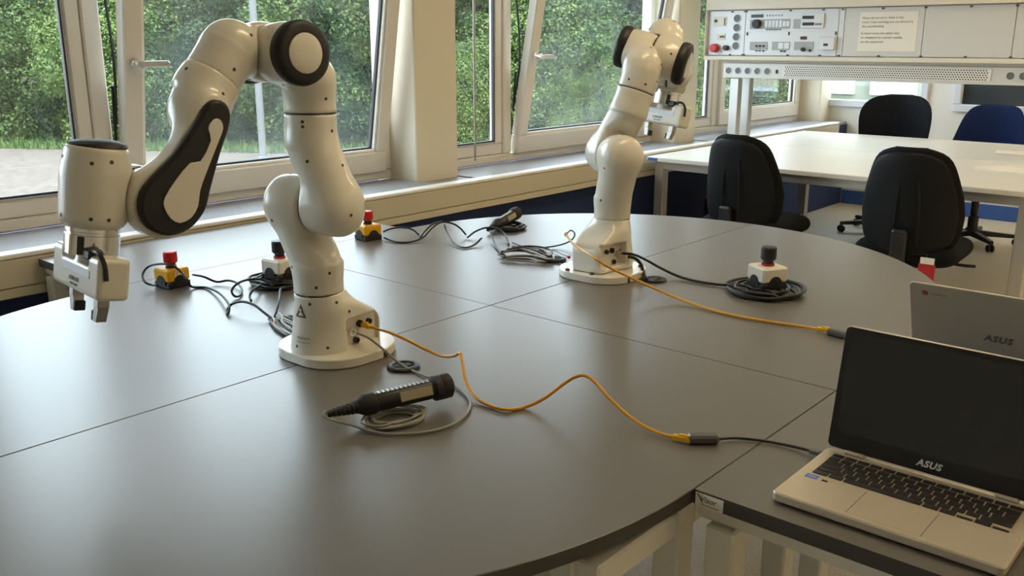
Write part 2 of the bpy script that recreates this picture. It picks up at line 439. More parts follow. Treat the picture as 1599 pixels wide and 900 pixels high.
# ------------------------------------------------------------------ windows along the left wall
def make_window(num, x0, x1, xm, tilt, sash_glass, blind=False):
    w = empty('window_%d' % num, (0, WY, ZT), kind='structure')
    z0, z1, fw = .012, 1.44, .05
    for n_, a in (('frame_bottom', (x0, x1, -.01, .06, z0, z0+.045)), ('frame_top', (x0, x1, -.01, .06, z1-fw, z1)),
                  ('frame_side', (x0, x0+fw, -.01, .06, z0+.046, z1-fw-.001)), ('frame_side', (x1-fw, x1, -.01, .06, z0+.046, z1-fw-.001))):
        box(n_, 'upvc', *a, .006, parent=w)
    box('mullion', 'upvc', xm-.035, xm+.035, -.008, .058, z0+.046, z1-fw-.001, .006, parent=w)
    def casement(cx0, cx1, ang, m, handle):
        L = .058 if not handle else .075
        s = empty('casement', parent_loc(cx0, z0+.047), 0); s.parent = w
        W = cx1-cx0; Hh = z1-fw-.004-(z0+.047); B = .062 if not handle else .105
        yy0, yy1 = (-.035, .025) if handle else (.0, .045)
        rail = MB().box(0, W, yy0, yy1, 0, B, .006).box(0, W, yy0, yy1, Hh-L, Hh, .006)
        rail.box(0, L, yy0, yy1, B, Hh-L, .006).box(W-L, W, yy0, yy1, B, Hh-L, .006)
        rail.build('casement_frame', 'upvc', s)
        bd = MB()                                   # bright glazing bead and dark gasket round the pane
        for (a, b_, c, d) in ((L, W-L, B, B+.012), (L, W-L, Hh-L-.012, Hh-L), (L, L+.012, B+.012, Hh-L-.012), (W-L-.012, W-L, B+.012, Hh-L-.012)):
            bd.box(a, b_, yy0+.012, yy1-.012, c, d, .002)
        bd.build('glazing_bead', 'trunk_top', s)
        gk = MB()
        for (a, b_, c, d) in ((L+.012, W-L-.012, B+.012, B+.020), (L+.012, W-L-.012, Hh-L-.020, Hh-L-.012), (L+.012, L+.020, B+.02, Hh-L-.02), (W-L-.02, W-L-.012, B+.02, Hh-L-.02)):
            gk.box(a, b_, -.006, .012, c, d)
        gk.build('gasket', 'gasket', s)
        box('pane', m, L+.018, W-L-.018, .000, .006, B+.018, Hh-L-.018, parent=s)
        if handle:
            hd = MB().lathe([(.014,0),(.019,.003),(.019,.012),(.014,.016),(.014,.045),(.016,.047),(.016,.060),(.012,.063)], 16,
                            Matrix.Translation((L*.5, yy0, .565)) @ Matrix.Rotation(PI/2, 4, 'X'))
            hd.box(L*.5-.014, L*.5+.115, yy0-.061, yy0-.046, .553, .577, .006)
            hd.build('handle', 'handle_metal', s)
        if ang:
            s.rotation_euler = (math.radians(ang), 0, 0)
        return s
    def parent_loc(cx, cz): return (cx, 0, cz)
    casement(x0+fw+.002, xm-.037, 0, 'pane_clear', False)
    casement(xm+.037+(.012 if tilt else .002), x1-fw-.004, tilt, sash_glass, True)
    if tilt:
        st = MB(); zz = 1.1
        off = math.sin(math.radians(tilt))*(zz-.06)
        st.tube([(xm+.042, -.012, .30), (xm+.044, -.03-off*.18, .62), (xm+.046, -.012, zz)], .006, 6, 4)
        st.cyl((xm+.043, -.014, .32), (xm+.043, -.034, .52), .007, 8)
        st.build('tilt_stay', 'gasket', w)
    sl = box('sill', 'stone_sill', x0+(.0 if num != 3 else .0), x1, -.372, -.012, -.019, .012, .004, parent=w)
    return w
make_window(1, *WIN[1], -.085, 10, 'pane_hazy')
make_window(2, *WIN[2], 2.265, 10, 'pane_hazy')
make_window(3, *WIN[3], 4.66, 0, 'pane_clear')
make_window(4, *WIN[0], -2.48, 0, 'pane_clear')
for i, (a, b_) in enumerate(((WIN[0][1], WIN[1][0]), (WIN[1][1], WIN[2][0]), (WIN[2][1], WIN[3][0]), (WIN[3][1], XB-.02))):
    struct(box('trim_%d' % (i+2), 'stone_sill', a+.001, b_-.001, 1.58, 1.749, ZT-.018, ZT+.006, .003))
cord = MB().cyl((1.885, 1.84, ZT+.06), (1.885, 1.84, ZC-.02), .006, 8).build('blind_cord', 'dull_metal')
tag(cord, 'thin grey blind cord hanging straight down in front of the narrow pane', 'cord')

# far wall glazing
def far_window(num, y0, y1, z0, z1, pane, nsplit):
    w = empty('window_%d' % num, (XB, 0, 0), kind='structure')
    fw = .06
    for n_, a in (('frame_bottom', (-.03, .06, y0, y1, z0, z0+fw)), ('frame_top', (-.03, .06, y0, y1, z1-fw, z1)),
                  ('frame_side', (-.03, .06, y0, y0+fw, z0+fw+.001, z1-fw-.001)), ('frame_side', (-.03, .06, y1-fw, y1, z0+fw+.001, z1-fw-.001))):
        box(n_, 'upvc_cool', *a, .006, parent=w)
    box('pane', pane, .012, .018, y0+fw+.001, y1-fw-.001, z0+fw+.001, z1-fw-.001, parent=w)
    for k in range(1, nsplit):
        yy = y0+(y1-y0)*k/nsplit
        box('glazing_bar', 'upvc_cool', -.028, .010, yy-.03, yy+.03, z0+fw+.001, z1-fw-.001, .004, parent=w)
    return w
far_window(5, *FW, 'pane_clear', 1)
fd = far_window(6, *FD, 'facade_glass', 2)
link('lettering', text_mesh('T', .07, .002, 'trunk_top'), fd, frame_M((-.002, .18, FD[2]+.15), (0,-1,0), (0,0,1)))

# ceiling luminaires (above the frame)
for i, (lx, ly) in enumerate(((.4, -3.2), (.4, -.6), (3.0, -3.2), (3.0, -.6), (5.3, -3.2), (5.3, -.6))):
    L = empty('ceiling_lamp', (lx, ly, ZC), 0, 'long white fluorescent ceiling lamp with a lit diffuser', 'lamp', 'ceiling lamps')
    bd = MB().box(-.65, .65, -.16, .16, -.07, -.001, .006); bd.build('lamp_body', 'luminaire_body', L)
    MB().box(-.62, .62, -.14, .14, -.086, -.071, .004).build('diffuser', 'luminaire_lit', L)

# ================================================================== OUTSIDE
GZ = ZT-1.2
nrm = Vector((.84, .54)).normalized(); P0 = Vector((5.27, 16.0)); along = Vector((-nrm.y, nrm.x))
def line_pt(az, extra=0):
    d = Vector((math.cos(az), math.sin(az))); c = Vector((-1.74, -1.58))
    s = (P0-c).dot(nrm)/d.dot(nrm)
    return c+d*(s+extra)
a_, b_ = P0+along*45, P0-along*40
gr = MB().add([(-30, 2.16, GZ), (a_.x, a_.y, GZ), (b_.x, b_.y, GZ), (60, 2.16, GZ), (-30,60,GZ)][:4], [(0,3,2,1)])
struct(gr.build('gravel_yard', 'gravel'))
c_, d_ = a_+nrm*30, b_+nrm*30
struct(MB().add([(a_.x,a_.y,GZ+.01), (b_.x,b_.y,GZ+.01), (d_.x,d_.y,GZ+.01), (c_.x,c_.y,GZ+.01)], [(0,1,2,3)]).build('grass_verge', 'grass'))
rg = np.random.default_rng(3)
gb = MB()
for k in range(9000):
    t = rg.uniform(-14, 12); o = rg.uniform(-.15, 1.6); p = P0-along*t+nrm*o; h = rg.uniform(.04, .16); a = rg.uniform(0, PI); w = .02
    dx, dy = math.cos(a)*w, math.sin(a)*w
    gb.add([(p.x-dx, p.y-dy, GZ+.005), (p.x+dx, p.y+dy, GZ+.005), (p.x+rg.normal(0,.03), p.y+rg.normal(0,.03), GZ+h)], [(0,1,2)])
go = gb.build('grass_blades', 'leaf_mid'); tag(go, 'strip of short green grass along the edge of the gravel yard', 'grass', kind='stuff')

def tree_meshes(seed, blobs, nleaf, m, size):
    r = np.random.default_rng(seed)
    B = np.array(blobs); area = (B[:, 3]**2); pr = area/area.sum()
    k = r.choice(len(B), nleaf, p=pr)
    d = r.normal(size=(nleaf, 3)); d /= np.linalg.norm(d, axis=1)[:, None]
    rad = B[k, 3]*r.uniform(.72, 1.08, nleaf)*(1+.12*np.sin(d[:,0]*9+k)*np.cos(d[:,2]*8))
    p = B[k, :3]+d*rad[:, None]; ok = p[:, 2] > .03; p = p[ok]; d = d[ok]; n = len(p)
    nr = d+r.normal(0, .55, (n, 3))+np.array([0,0,.35]); nr /= np.linalg.norm(nr, axis=1)[:, None]
    t = np.cross(nr, r.normal(size=(n, 3))); t /= np.linalg.norm(t, axis=1)[:, None]; bt = np.cross(nr, t)
    s = r.uniform(.6, 1.25, n)[:, None]*size
    V = np.stack([p-t*s, p+bt*s*.55+nr*s*.12, p+t*s*1.1, p-bt*s*.55+nr*s*.12], 1).reshape(-1, 3)
    F = np.arange(4*n).reshape(-1, 4)
    me = bpy.data.meshes.new('foliage'); me.from_pydata(V.tolist(), [], F.tolist()); me.update(); me.materials.append(MATS[m])
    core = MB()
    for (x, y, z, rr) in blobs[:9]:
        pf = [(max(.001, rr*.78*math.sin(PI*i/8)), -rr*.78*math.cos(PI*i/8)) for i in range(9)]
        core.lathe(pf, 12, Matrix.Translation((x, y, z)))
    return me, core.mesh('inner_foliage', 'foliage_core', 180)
def crown(seed, h, r, n):
    g = np.random.default_rng(seed); out = []
    for i in range(9):                                   # solid middle
        z = h*(.08+.78*i/8); ww = r*math.sin(PI*(.20+.62*i/8))
        out.append((g.normal(0, ww*.12), g.normal(0, ww*.12), z, ww*.72))
    for i in range(n):                                   # clumps of leaves standing proud of it
        t = g.uniform(0, 1); a = g.uniform(0, 2*PI); z = h*(.03+.93*t); ww = r*math.sin(PI*(.20+.62*t))
        k = g.uniform(.62, 1.05)
        out.append((ww*k*math.cos(a), ww*k*math.sin(a), z, g.uniform(.35, .85)))
    return out
VAR = []
for i, (h, r, n, m, nl, sz) in enumerate(((6.2, 2.2, 46, 'leaf_mid', 52000, .065), (6.8, 2.0, 46, 'leaf_dark', 52000, .062), (5.6, 2.3, 44, 'leaf_light', 48000, .062), (6.0, 2.0, 42, 'leaf_mid', 48000, .058))):
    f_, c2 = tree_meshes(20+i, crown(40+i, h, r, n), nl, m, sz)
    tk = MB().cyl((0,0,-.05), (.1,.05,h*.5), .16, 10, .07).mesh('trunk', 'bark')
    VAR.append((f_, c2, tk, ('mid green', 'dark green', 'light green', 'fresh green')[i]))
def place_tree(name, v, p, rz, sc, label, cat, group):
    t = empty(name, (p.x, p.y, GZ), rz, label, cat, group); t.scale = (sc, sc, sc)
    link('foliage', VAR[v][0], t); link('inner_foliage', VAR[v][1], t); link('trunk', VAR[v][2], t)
rt = random.Random(5); az = 78.0; i = 0
while az > 24.5:
    v = (0, 3, 1, 0, 2, 3, 1)[i % 7]
    place_tree('leafy_tree', v, line_pt(math.radians(az), 2.0+rt.uniform(-.4, .7)), rt.uniform(0, 6.28), rt.uniform(.50, .58),
               'leafy %s tree in the front row beyond the gravel yard' % VAR[v][3], 'tree', 'front row of %s trees' % VAR[v][3])
    az -= rt.uniform(3.0, 3.8); i += 1
az = 76.0; i = 0
while az > 24.5:
    v = (1, 0, 1, 3)[i % 4]
    place_tree('tall_tree', v, line_pt(math.radians(az), 5.4+rt.uniform(-.4, .6)), rt.uniform(0, 6.28), rt.uniform(.56, .64),
               'tall %s tree standing behind the front row of trees' % VAR[v][3], 'tree', 'tall %s trees behind' % VAR[v][3])
    az -= rt.uniform(3.6, 4.4); i += 1
for k, azz in enumerate((37.5, 34.5, 44.0, 31.0)):
    place_tree('low_shrub', 2, line_pt(math.radians(azz), .9), k*1.7, .26+.04*k, 'low light green shrub at the foot of the trees', 'shrub', 'low shrubs under the trees')
lp = empty('lamp_post', (7.0, 11.47, GZ), 0, 'slim pale grey lamp post standing on the grass in front of the trees', 'lamp post')
MB().lathe([(.10,0),(.10,.05),(.06,.07),(.055,4.6),(.045,6.0)], 14).build('pole', 'lamp_post', lp)
MB().box(-.5, .06, -.08, .08, 6.0, 6.09, .02).build('lamp_head', 'lamp_post', lp)

# pale building wing seen through the far opening
fb = empty('building_wing', (14.5, -.4, GZ), 0, 'pale building wing seen through the far open window', 'building')
box('facade_wall', 'facade', 0, 4, -9, 6, 0, 5.5, parent=fb)
for k in range(14):
    y = -8.6+k*1.05
    wd = box('facade_window', 'upvc_cool', -.06, -.001, y, y+.78, 1.0, 3.9, .01, parent=fb)
    box('facade_pane', 'facade_glass' if k % 3 == 2 else 'trunk_cream', -.075, -.061, y+.07, y+.71, 1.08, 3.82, parent=wd)

# ================================================================== TABLES
# each top is a slab of its own; the joints between the slabs are real 2 mm gaps
RX_, RR, CY = .56, .945, .010
YD, YC = CY-RR, CY+RR
def stadium_quarter(sx, sy):
    g = .0012; pts = [(g, g)]
    n = 28; arc = [(RX_+RR*math.sin(PI/2*k/n), RR*math.cos(PI/2*k/n)) for k in range(n+1)]
    pts += [(RX_+RR, g)] + list(reversed(arc))[1:] + [(g, RR)]
    pts = [(sx*x, sy*y) for x, y in pts]
    return pts if sx*sy > 0 else list(reversed(pts))
def top_slab(parent, pts, M=None):
    t = MB().prism(pts, -.025, 0, .0012); o = t.build('table_top', 'laminate', parent, 30)
    o.data.materials.append(MATS['laminate_edge'])
    for p in o.data.polygons:
        if abs(p.normal.z) < .5: p.material_index = 1
    return o
def sq(a, b, w=.05):
    """square steel tube between two points (axis aligned)"""
    h = w/2; lo = [min(p, q) for p, q in zip(a, b)]; hi = [max(p, q) for p, q in zip(a, b)]
    for k in range(3):
        if hi[k]-lo[k] < 1e-6: lo[k] -= h; hi[k] += h
    return (lo[0], hi[0], lo[1], hi[1], lo[2], hi[2])
QL = {(-1,-1): 'quarter of the round-ended grey robot table nearest the camera', (-1,1): 'quarter of the round-ended grey robot table below the gripper by the window',
      (1,-1): 'quarter of the round-ended grey robot table under the white stop button and cable coil', (1,1): 'quarter of the round-ended grey robot table at the far window side'}
for (sx, sy), lab in QL.items():
    t = empty('robot_table', (0, CY, ZT), 0, lab, 'table', 'quarters of the robot table')
    top_slab(t, stadium_quarter(sx, sy))
    legs = [(.53, .90), (.59, .74), (1.10, .45), (1.25, .10), (.10, .88), (.08, .08)]
    legs = [(.53, .895), (1.28, .12), (.10, .895), (.12, .12)] + ([(.61, .74)] if (sx, sy) == (-1, -1) else [])
    for (x, y) in legs:
        box('leg', 'frame_cream', *sq((sx*x, sy*y, -ZT+.002), (sx*x, sy*y, -.028)), .004, parent=t)
    for a, b in (((.53, .895), (.10, .895)), ((1.28, .12), (.12, .12)), ((.53, .895), (.80, .895))):
        a2 = (sx*a[0], sy*a[1], -.075); b2 = (sx*b[0], sy*b[1], -.075)
        if sx*sy > 0 and sx < 0 or a[0] != .53 or b[0] != .80:
            lo = list(sq(a2, b2, .045))
            lo[0] += .026; lo[1] -= .026
            box('rail', 'frame_cream', *lo, .004, parent=t)
for sgn, y0, y1, lab in ((-1, YD-.58, YD-.0015, 'rectangular grey side table carrying the two laptops'), (1, YC+.0015, 1.488, 'rectangular grey side table pushed against the window trunking')):
    t = empty('side_table', (0, (y0+y1)/2, ZT), 0, lab, 'table')
    d = (y1-y0)/2
    pts = [(-.561, -d), (.561, -d), (.561, d), (-.561, d)]
    top_slab(t, pts)
    for x in (-.53, .53):
        for y in (-d+.05, d-.045):
            box('leg', 'frame_cream', *sq((x, y, -ZT+.002), (x, y, -.056)), .004, parent=t)
    for x in (-.53, .53): box('rail', 'frame_cream', *sq((x, -d+.02, -.041), (x, d-.0, -.041), .028), .003, parent=t)
    for y in (-d+.05, d-.045): box('rail', 'frame_cream', -.50, .50, y-.014, y+.014, -.055, -.027, .003, parent=t)
    if sgn < 0:
        pl = box('name_plate', 'paper', -.5625, -.5611, d-.052, d-.004, -.0245, -.003, parent=t)
        link('lettering', text_mesh('Visor', .0135, .0006, 'print_grey', .2), pl, frame_M((-.5628, d-.026, -.0115), (0,-1,0), (0,0,1)))
        MB().add([(-.5629, d-.006, -.004), (-.5629, d-.009, -.004), (-.5629, d-.018, -.018), (-.5629, d-.0165, -.019)], [(0,1,2,3)]).build('swoosh', 'print_grey', pl)
        MB().box(-.5629, -.5626, d-.045, d-.012, -.0215, -.0205).build('print_line', 'print_grey', pl)

# ================================================================== LABORATORY BENCH AND INSTRUMENT RACK
BX0, BX1, BY0, BY1, BZ = 2.985, 5.20, -.66, 1.455, ZT+.014
bn = empty('laboratory_bench', ((BX0+BX1)/2, (BY0+BY1)/2, 0), 0, 'long white laboratory bench with grey steel legs beside the window trunking', 'bench')
ox, oy = bn.location.x, bn.location.y
def bb(name, m, x0, x1, y0, y1, z0, z1, b=.003): return box(name, m, x0-ox, x1-ox, y0-oy, y1-oy, z0, z1, b, parent=bn)
bb('bench_top', 'white_bench', BX0, 4.09, BY0, BY1, BZ-.028, BZ, .004)
bb('bench_top', 'white_bench', 4.093, BX1, BY0, BY1, BZ-.028, BZ, .004)
bb('edge_sticker', 'blue_trim', BX0-.0012, BX0-.0002, BY1-.075, BY1-.008, BZ-.022, BZ-.006, 0)
for x in (BX0+.03, BX1-.09):
    bb('rail', 'alu', x, x+.05, BY0+.08, BY1-.10, BZ-.075, BZ-.029)
    for y in (BY0+.02, BY1-.10): bb('leg', 'alu', x, x+.06, y, y+.06, .002, BZ-.029)
for y in (BY0+.03, BY1-.095): bb('rail', 'alu', BX0+.10, BX1-.10, y, y+.05, BZ-.075, BZ-.03)
for y in (BY0+.02, BY1-.10): bb('foot_rail', 'alu', BX0+.095, BX1-.095, y+.01, y+.05, .06, .10)

RX0 = 3.90
rk = empty('instrument_rack', (RX0, .3, BZ), 0, 'cream instrument rack with grey front panels standing on the white bench', 'rack')
RZ_ = ZT-BZ
def rb(name, m, y0, y1, z0, z1, x0=-.004, x1=0, b=.001, parent=rk):
    return box(name, m, x0, x1, min(y0, y1)-.3, max(y0, y1)-.3, z0+RZ_, z1+RZ_, b, parent=parent)
YE = -1.05
rb('housing', 'rack_cream', YE, 1.61, .566, .593, -.03, .30, .004); rb('housing', 'rack_cream', YE, 1.61, .882, 1.10, -.03, .30, .004)
rb('housing_back', 'rack_cream', YE, 1.61, .5935, .8815, .02, .30, .003); rb('housing_side', 'rack_cream', 1.602, 1.61, .5935, .8815, -.03, .0195, .001)
for i, (a, b_, mm) in enumerate(((1.600, 1.335, 'rack_panel'), (1.332, .720, 'rack_panel'), (.717, .684, 'rack_panel'), (.681, .223, 'rack_panel_warm'), (.220, -.250, 'rack_panel_warm'), (-.253, -1.04, 'rack_panel_warm'))):
    rb('front_panel', mm, a, b_, .597, .878, 0, .019, .0015)
def knob(name, y, z, r, d, m, parent=rk, n=16, r2=None):
    M = Matrix.Translation((-.0005, y-.3, z+RZ_)) @ Matrix.Rotation(-PI/2, 4, 'Y')
    return MB().lathe([(r*.98, 0), (r, d*.15), (r2 or r*.92, d*.9), ((r2 or r*.92)*.85, d)], n, M).build(name, m, parent)
def socket(y, z, r):
    M = Matrix.Translation((-.0004, y-.3, z+RZ_)) @ Matrix.Rotation(-PI/2, 4, 'Y')
    o = MB().lathe([(r, 0), (r, .004), (r*.86, .004), (r*.84, .0008), (.0005, .0006)], 18, M, cap=False).build('socket', 'rack_panel', rk)
    MB().lathe([(r*.85, .0010), (r*.85, .0014), (.0005, .0015)], 18, M, cap=False).build('socket_recess', 'socket_grey', o)
for z in (.829, .771, .713, .657): socket(1.393, z, .028)
p = rb('switch_plate', 'white_plastic', 1.560, 1.470, .782, .842); knob('switch_knob', 1.545, .815, .010, .012, 'black_plastic', p); rb('switch_bar', 'socket_grey', 1.484, 1.478, .785, .832, -.008, -.0045, 0, p)
p = rb('switch_plate', 'white_plastic', 1.530, 1.472, .695, .735); rb('switch_bar', 'socket_grey', 1.510, 1.476, .708, .722, -.007, -.0045, 0, p)
knob('emergency_button', 1.537, .642, .029, .045, 'red_plastic'); knob('rotary_switch', 1.457, .643, .018, .03, 'black_plastic')
m1 = rb('supply_module', 'module_grey', 1.300, 1.030, .762, .820)
rb('display', 'display_dark', 1.296, 1.212, .832, .851); knob('dial', 1.249, .793, .029, .03, 'black_plastic')
for k in range(6): rb('indicator', 'socket_grey', 1.19-k*.02, 1.183-k*.02, .838, .848, -.002, 0, 0)
for k in range(5): rb('key_strip', 'rack_panel', 1.195-k*.024, 1.178-k*.024, .772, .812, -.0055, -.0041, 0, m1)
for k in range(2): rb('meter', 'rack_panel', 1.075-k*.024, 1.055-k*.024, .776, .806, -.0055, -.0041, 0, m1)
for k in range(6): rb('terminal', 'hole_dark', 1.185-k*.018, 1.177-k*.018, .754, .760, -.006, 0, 0)
m2 = rb('generator_module', 'module_grey', 1.005, .810, .762, .818); rb('display', 'display_dark', .948, .873, .818, .837)
rb('module_cover', 'rack_panel', .955, .808, .764, .850, -.010, -.0045); rb('key_row', 'display_dark', .942, .868, .779, .797, -.0118, -.0102, 0); rb('display', 'display_dark', .946, .872, .818, .837, -.0118, -.0102, 0)
for k in range(4): rb('key', 'logo_grey', .860-k*.011, .853-k*.011, .780, .792, -.0118, -.0102, 0)
m3 = rb('socket_module', 'module_grey', 1.292, 1.171, .630, .682)
for k in range(3): rb('terminal', 'hole_dark', 1.250-k*.024, 1.236-k*.024, .650, .662, -.007, -.0041, 0, m3); rb('terminal', 'hole_dark', 1.250-k*.024, 1.238-k*.024, .622, .629, -.005, 0, 0)
m4 = rb('meter_module', 'module_grey', 1.138, 1.021, .631, .682)
for k in range(2): rb('meter', 'rack_panel', 1.095-k*.04, 1.062-k*.04, .640, .676, -.0055, -.0041, 0, m4); rb('terminal', 'hole_dark', 1.08-k*.022, 1.066-k*.022, .620, .629, -.005, 0, 0)
m5 = rb('timer_module', 'module_grey', .990, .864, .632, .682); rb('display', 'display_red', .953, .912, .696, .714); knob('dial', .928, .636, .013, .018, 'black_plastic'); knob('dial', .884, .630, .008, .012, 'black_plastic')
m6 = rb('socket_box', 'rack_panel', .822, .722, .633, .712, -.03, 0, .005); rb('socket_mark', 'hole_dark', .79, .762, .658, .672, -.0312, -.0301, 0, m6)
for y in (1.43, 1.34, 1.33, 1.03, .82, .70, .46, .22, -.02, -.25):
    for z in (.589+.012, .870):
        rb('panel_screw', 'hole_dark', y+.008, y-.008, z-.004, z+.004, -.0035, -.0001, .001)
for y in (1.315, 1.03, .73): rb('panel_screw', 'hole_dark', y+.005, y-.005, .722, .742, -.0035, -.0001, .001)
rb('light_strip', 'rack_panel_warm', 1.325, .73, .744, .7455, -.0012, -.0001, 0)
# lower energy tray with sockets and perforated grille
ty = rb('socket_tray', 'rack_panel_warm', YE, 1.475, .452, .548, .0, .10, .004)
rb('tray_neck', 'rack_cream', YE, 1.50, .549, .5655, .02, .09, .002)
for k in range(5): socket(1.434-.0688*k, .499, .024)
for k in range(2): socket(-.262-.063*k, .502, .024)
rb('rocker_switch', 'black_plastic', 1.100, 1.086, .486, .510, -.006, 0)
rb('grille_plate', 'white_bench', 1.05, -.165, .470, .536, -.006, -.001, .001)
gh = MB()
for j in range(5):
    for k in range(82):
        y = 1.035-k*.0145-(j % 2)*.007; z = .478+j*.0125
        gh.box(-.0068, -.0061, y-.0035-.3, y+.0035-.3, z-.0035+RZ_, z+.0035+RZ_)
go_ = gh.build('grille_holes', 'hole_dark', rk); go_['kind'] = 'stuff'
for y in (1.395, -.98):
    for x in (.0, .16):
        rb('post', 'alu', y-.032, y+.032, -RZ_+.001, .451, x+.015, x+.07, .004)
# paper notice
nt_ = empty('paper_notice', (RX0-.0012, .4235, ZT+.74), 0, 'cream paper notice with printed lines taped to the grey rack panel', 'notice')
box('sheet', 'paper', -.0008, .0008, -.168, .168, -.112, .112, parent=nt_)
for k, (ln, z) in enumerate((('Please do not eat or drink in this', .078), ('room. Coats and bags are not allowed in', .054), ('the room/building.', .030), ('In these rooms the safety rules', -.010), ('are displayed on a poster outside,', -.034), ('see the equipment.', -.058))):
    link('lettering', text_mesh(ln, .0178, .0004, 'print_grey', align='LEFT'), nt_, frame_M((-.0012, .152, z), (0,-1,0), (0,0,1)))

# papers at the right end of the bench
for k, (x, y, rz, lab) in enumerate(((4.62, -.22, .2, 'small white paper sheet lying on the far right of the white bench'), (3.75, -.36, -.3, 'white paper sheet lying near the right edge of the white bench'))):
    tag(link('paper_sheet', MB().box(-.105, .105, -.148, .148, 0, .004, .001).mesh('paper_sheet', 'paper'), None, Matrix.Translation((x, y, BZ+.0005)) @ Matrix.Rotation(rz, 4, 'Z')), lab, 'paper')

# computer tower under the bench
ct = empty('computer_tower', (3.62, 1.20, 0), 0, 'black computer tower standing on the floor under the white bench', 'computer')
MB().box(-.22, .22, -.09, .09, .012, .46, .012).build('case', 'black_plastic', ct)
MB().box(-.225, -.2205, -.08, .08, .03, .445, .003).build('front_cover', 'chair_shell', ct)
MB().lathe([(.028,0),(.028,.003),(.02,.004)], 20, Matrix.Translation((-.2255,.0,.24)) @ Matrix.Rotation(-PI/2,4,'Y')).build('emblem', 'dull_metal', ct)
for sx in (-.17, .17):
    for sy in (-.06, .06): MB().cyl((sx, sy, .0005), (sx, sy, .014), .015, 10).build('foot', 'black_rubber', ct)

# ================================================================== ROBOT ARMS
def t_bend(P, tdir, ddir, L):
    """tube along tdir (flat at L) swelling into half of a joint drum along ddir"""
    u = P@np.array(tdir, float); v = P@np.array(ddir, float)
    wv = np.cross(tdir, ddir).astype(float); w = P@wv
    Q = np.stack([u, v, w], 1)
    a = s_cyl(Q, (.125, 0, 0), (L-.0008, 0, 0), .0545, .0012)
    a = smin(a, s_cone(Q, (.135, 0, 0), (.0, .056, 0), .0542, .0575), .010)
    b = s_cyl(Q, (0, -.045, 0), (0, .102, 0), .0585, .030)
    d = smin(a, b, .022)
    c = np.maximum(v-.0018, (u-.066+.85*v)/1.31)
    return smax(d, -c, .008)
def t_elbow(P, tdir, ddir, odir, L):
    u = P@np.array(tdir, float); v = P@np.array(ddir, float); w = P@np.array(odir, float)
    Q = np.stack([u, v, w], 1)
    a = s_cone(Q, (.052, .002, .080), (L-.056, 0, .0825), .0540, .0545)
    a = np.minimum(a, s_cyl(Q, (.056, 0, .0825), (L-.0008, 0, .0825), .0545, .0012))
    b = s_cyl(Q, (0, -.02, 0), (0, .082, 0), .0565, .008)
    a = smin(a, s_cone(Q, (.052, .010, .075), (.0, .040, .006), .050, .052), .02)
    d = smin(a, b, .024)
    c = np.maximum(v-.0018, np.sqrt(u*u+w*w)-.0605)
    return smax(d, -c, .006)
def link0_f(P):
    x, y, z = P.T
    col = s_cyl(P, (0,0,.004), (0,0,.1406), .0545, .0012)
    col = smin(col, s_cone(P, (0,0,.02), (0,0,.085), .068, .0545), .02)
    # rear housing with sloping roof
    hood = s_box(P, (-.062, 0, .056), (.070, .058, .070), .022)
    roof = (z-(.146+.62*(x+.02)))/1.18
    hood = smax(hood, roof, .02)
    neck = s_cone(P, (-.03, 0, .03), (-.012, 0, .105), .060, .050)
    d = smin(smin(col, neck, .02), hood, .03)
    # connector bay recessed in the +y flank
    bay = s_box(P, (-.070, .066, .047), (.052, .026, .034), .005)
    return smax(d, -bay, .004)
def link5_f(P):
    x, y, z = P.T
    a = s_cyl(P, (0,0,-.2592), (0,0,-.215), .0545, .0012)
    a = smin(a, s_cone(P, (0,0,-.235), (.002,.016,-.185), .0535, .050), .02)
    a = smin(a, s_cone(P, (.002,.018,-.185), (.004,.047,-.125), .046, .024), .03)
    q2 = np.hypot(x-.013, z-.002)-.058
    t = np.clip((z+.185)/.185, 0, 1); q1 = np.hypot(x-.013*t, z-(-.185+.185*t))-(.028+.002*t)
    prof = smin(q1, q2, .05)
    d2 = np.abs(y-.048)-.016
    beam = np.minimum(np.maximum(prof, d2), 0)+np.sqrt(np.maximum(prof,0)**2+np.maximum(d2,0)**2)-.004
    w = s_cyl(P, (.0,.002,0), (.0,.055,0), .0510, .003)
    return smin(smin(a, beam, .022), w, .012)
def link6_f(P):
    x, y, z = P.T
    b = s_cyl(P, (.088,.082,0), (.088,-.052,0), .0535, .008)
    b = smin(b, s_cone(P, (.088,.03,0), (.088,-.03,0), .0545, .0515), .02)
    dr = s_cyl(P, (0,0,-.03), (0,0,.056), .0505, .022)
    m_ = s_cone(P, (.012,0,.028), (.075,0,.004), .047, .05)
    d = smin(smin(b, dr, .02), m_, .02)
    c = np.maximum(z-.0018, np.hypot(x, y)-.0565)
    return smax(d, -c, .006)
def hand_f(P):
    x, y, z = P.T
    b = s_box(P, (0,0,.031), (.028,.102,.037), .0085)
    notch = s_box(P, (0,0,-.02), (.06,.056,.034), .004)
    d = smax(b, -notch, .006)
    return smin(d, s_cyl(P, (0,0,.0008), (0,0,.03), .0255, .004), .006)
hs = .0042
LM = {}
LM['link0'] = sdf_mesh(link0_f, (-.16,-.09,-.002), (.09,.09,.15), hs, 'base_column', 'robot_white')
LM['link1'] = sdf_mesh(lambda P: t_bend(P, (0,0,-1), (0,-1,0), .1910), (-.075,-.12,-.20), (.075,.075,.08), hs, 'shoulder', 'robot_white')
LM['link2'] = sdf_mesh(lambda P: t_bend(P, (0,-1,0), (0,0,1), .1945), (-.075,-.21,-.075), (.075,.08,.12), hs, 'upper_arm', 'robot_white')
LM['link3'] = sdf_mesh(lambda P: t_elbow(P-np.array([.0825,0,0]), (0,0,-1), (0,1,0), (-1,0,0), .1205), (-.075,-.075,-.13), (.16,.10,.08), hs, 'elbow', 'robot_white')
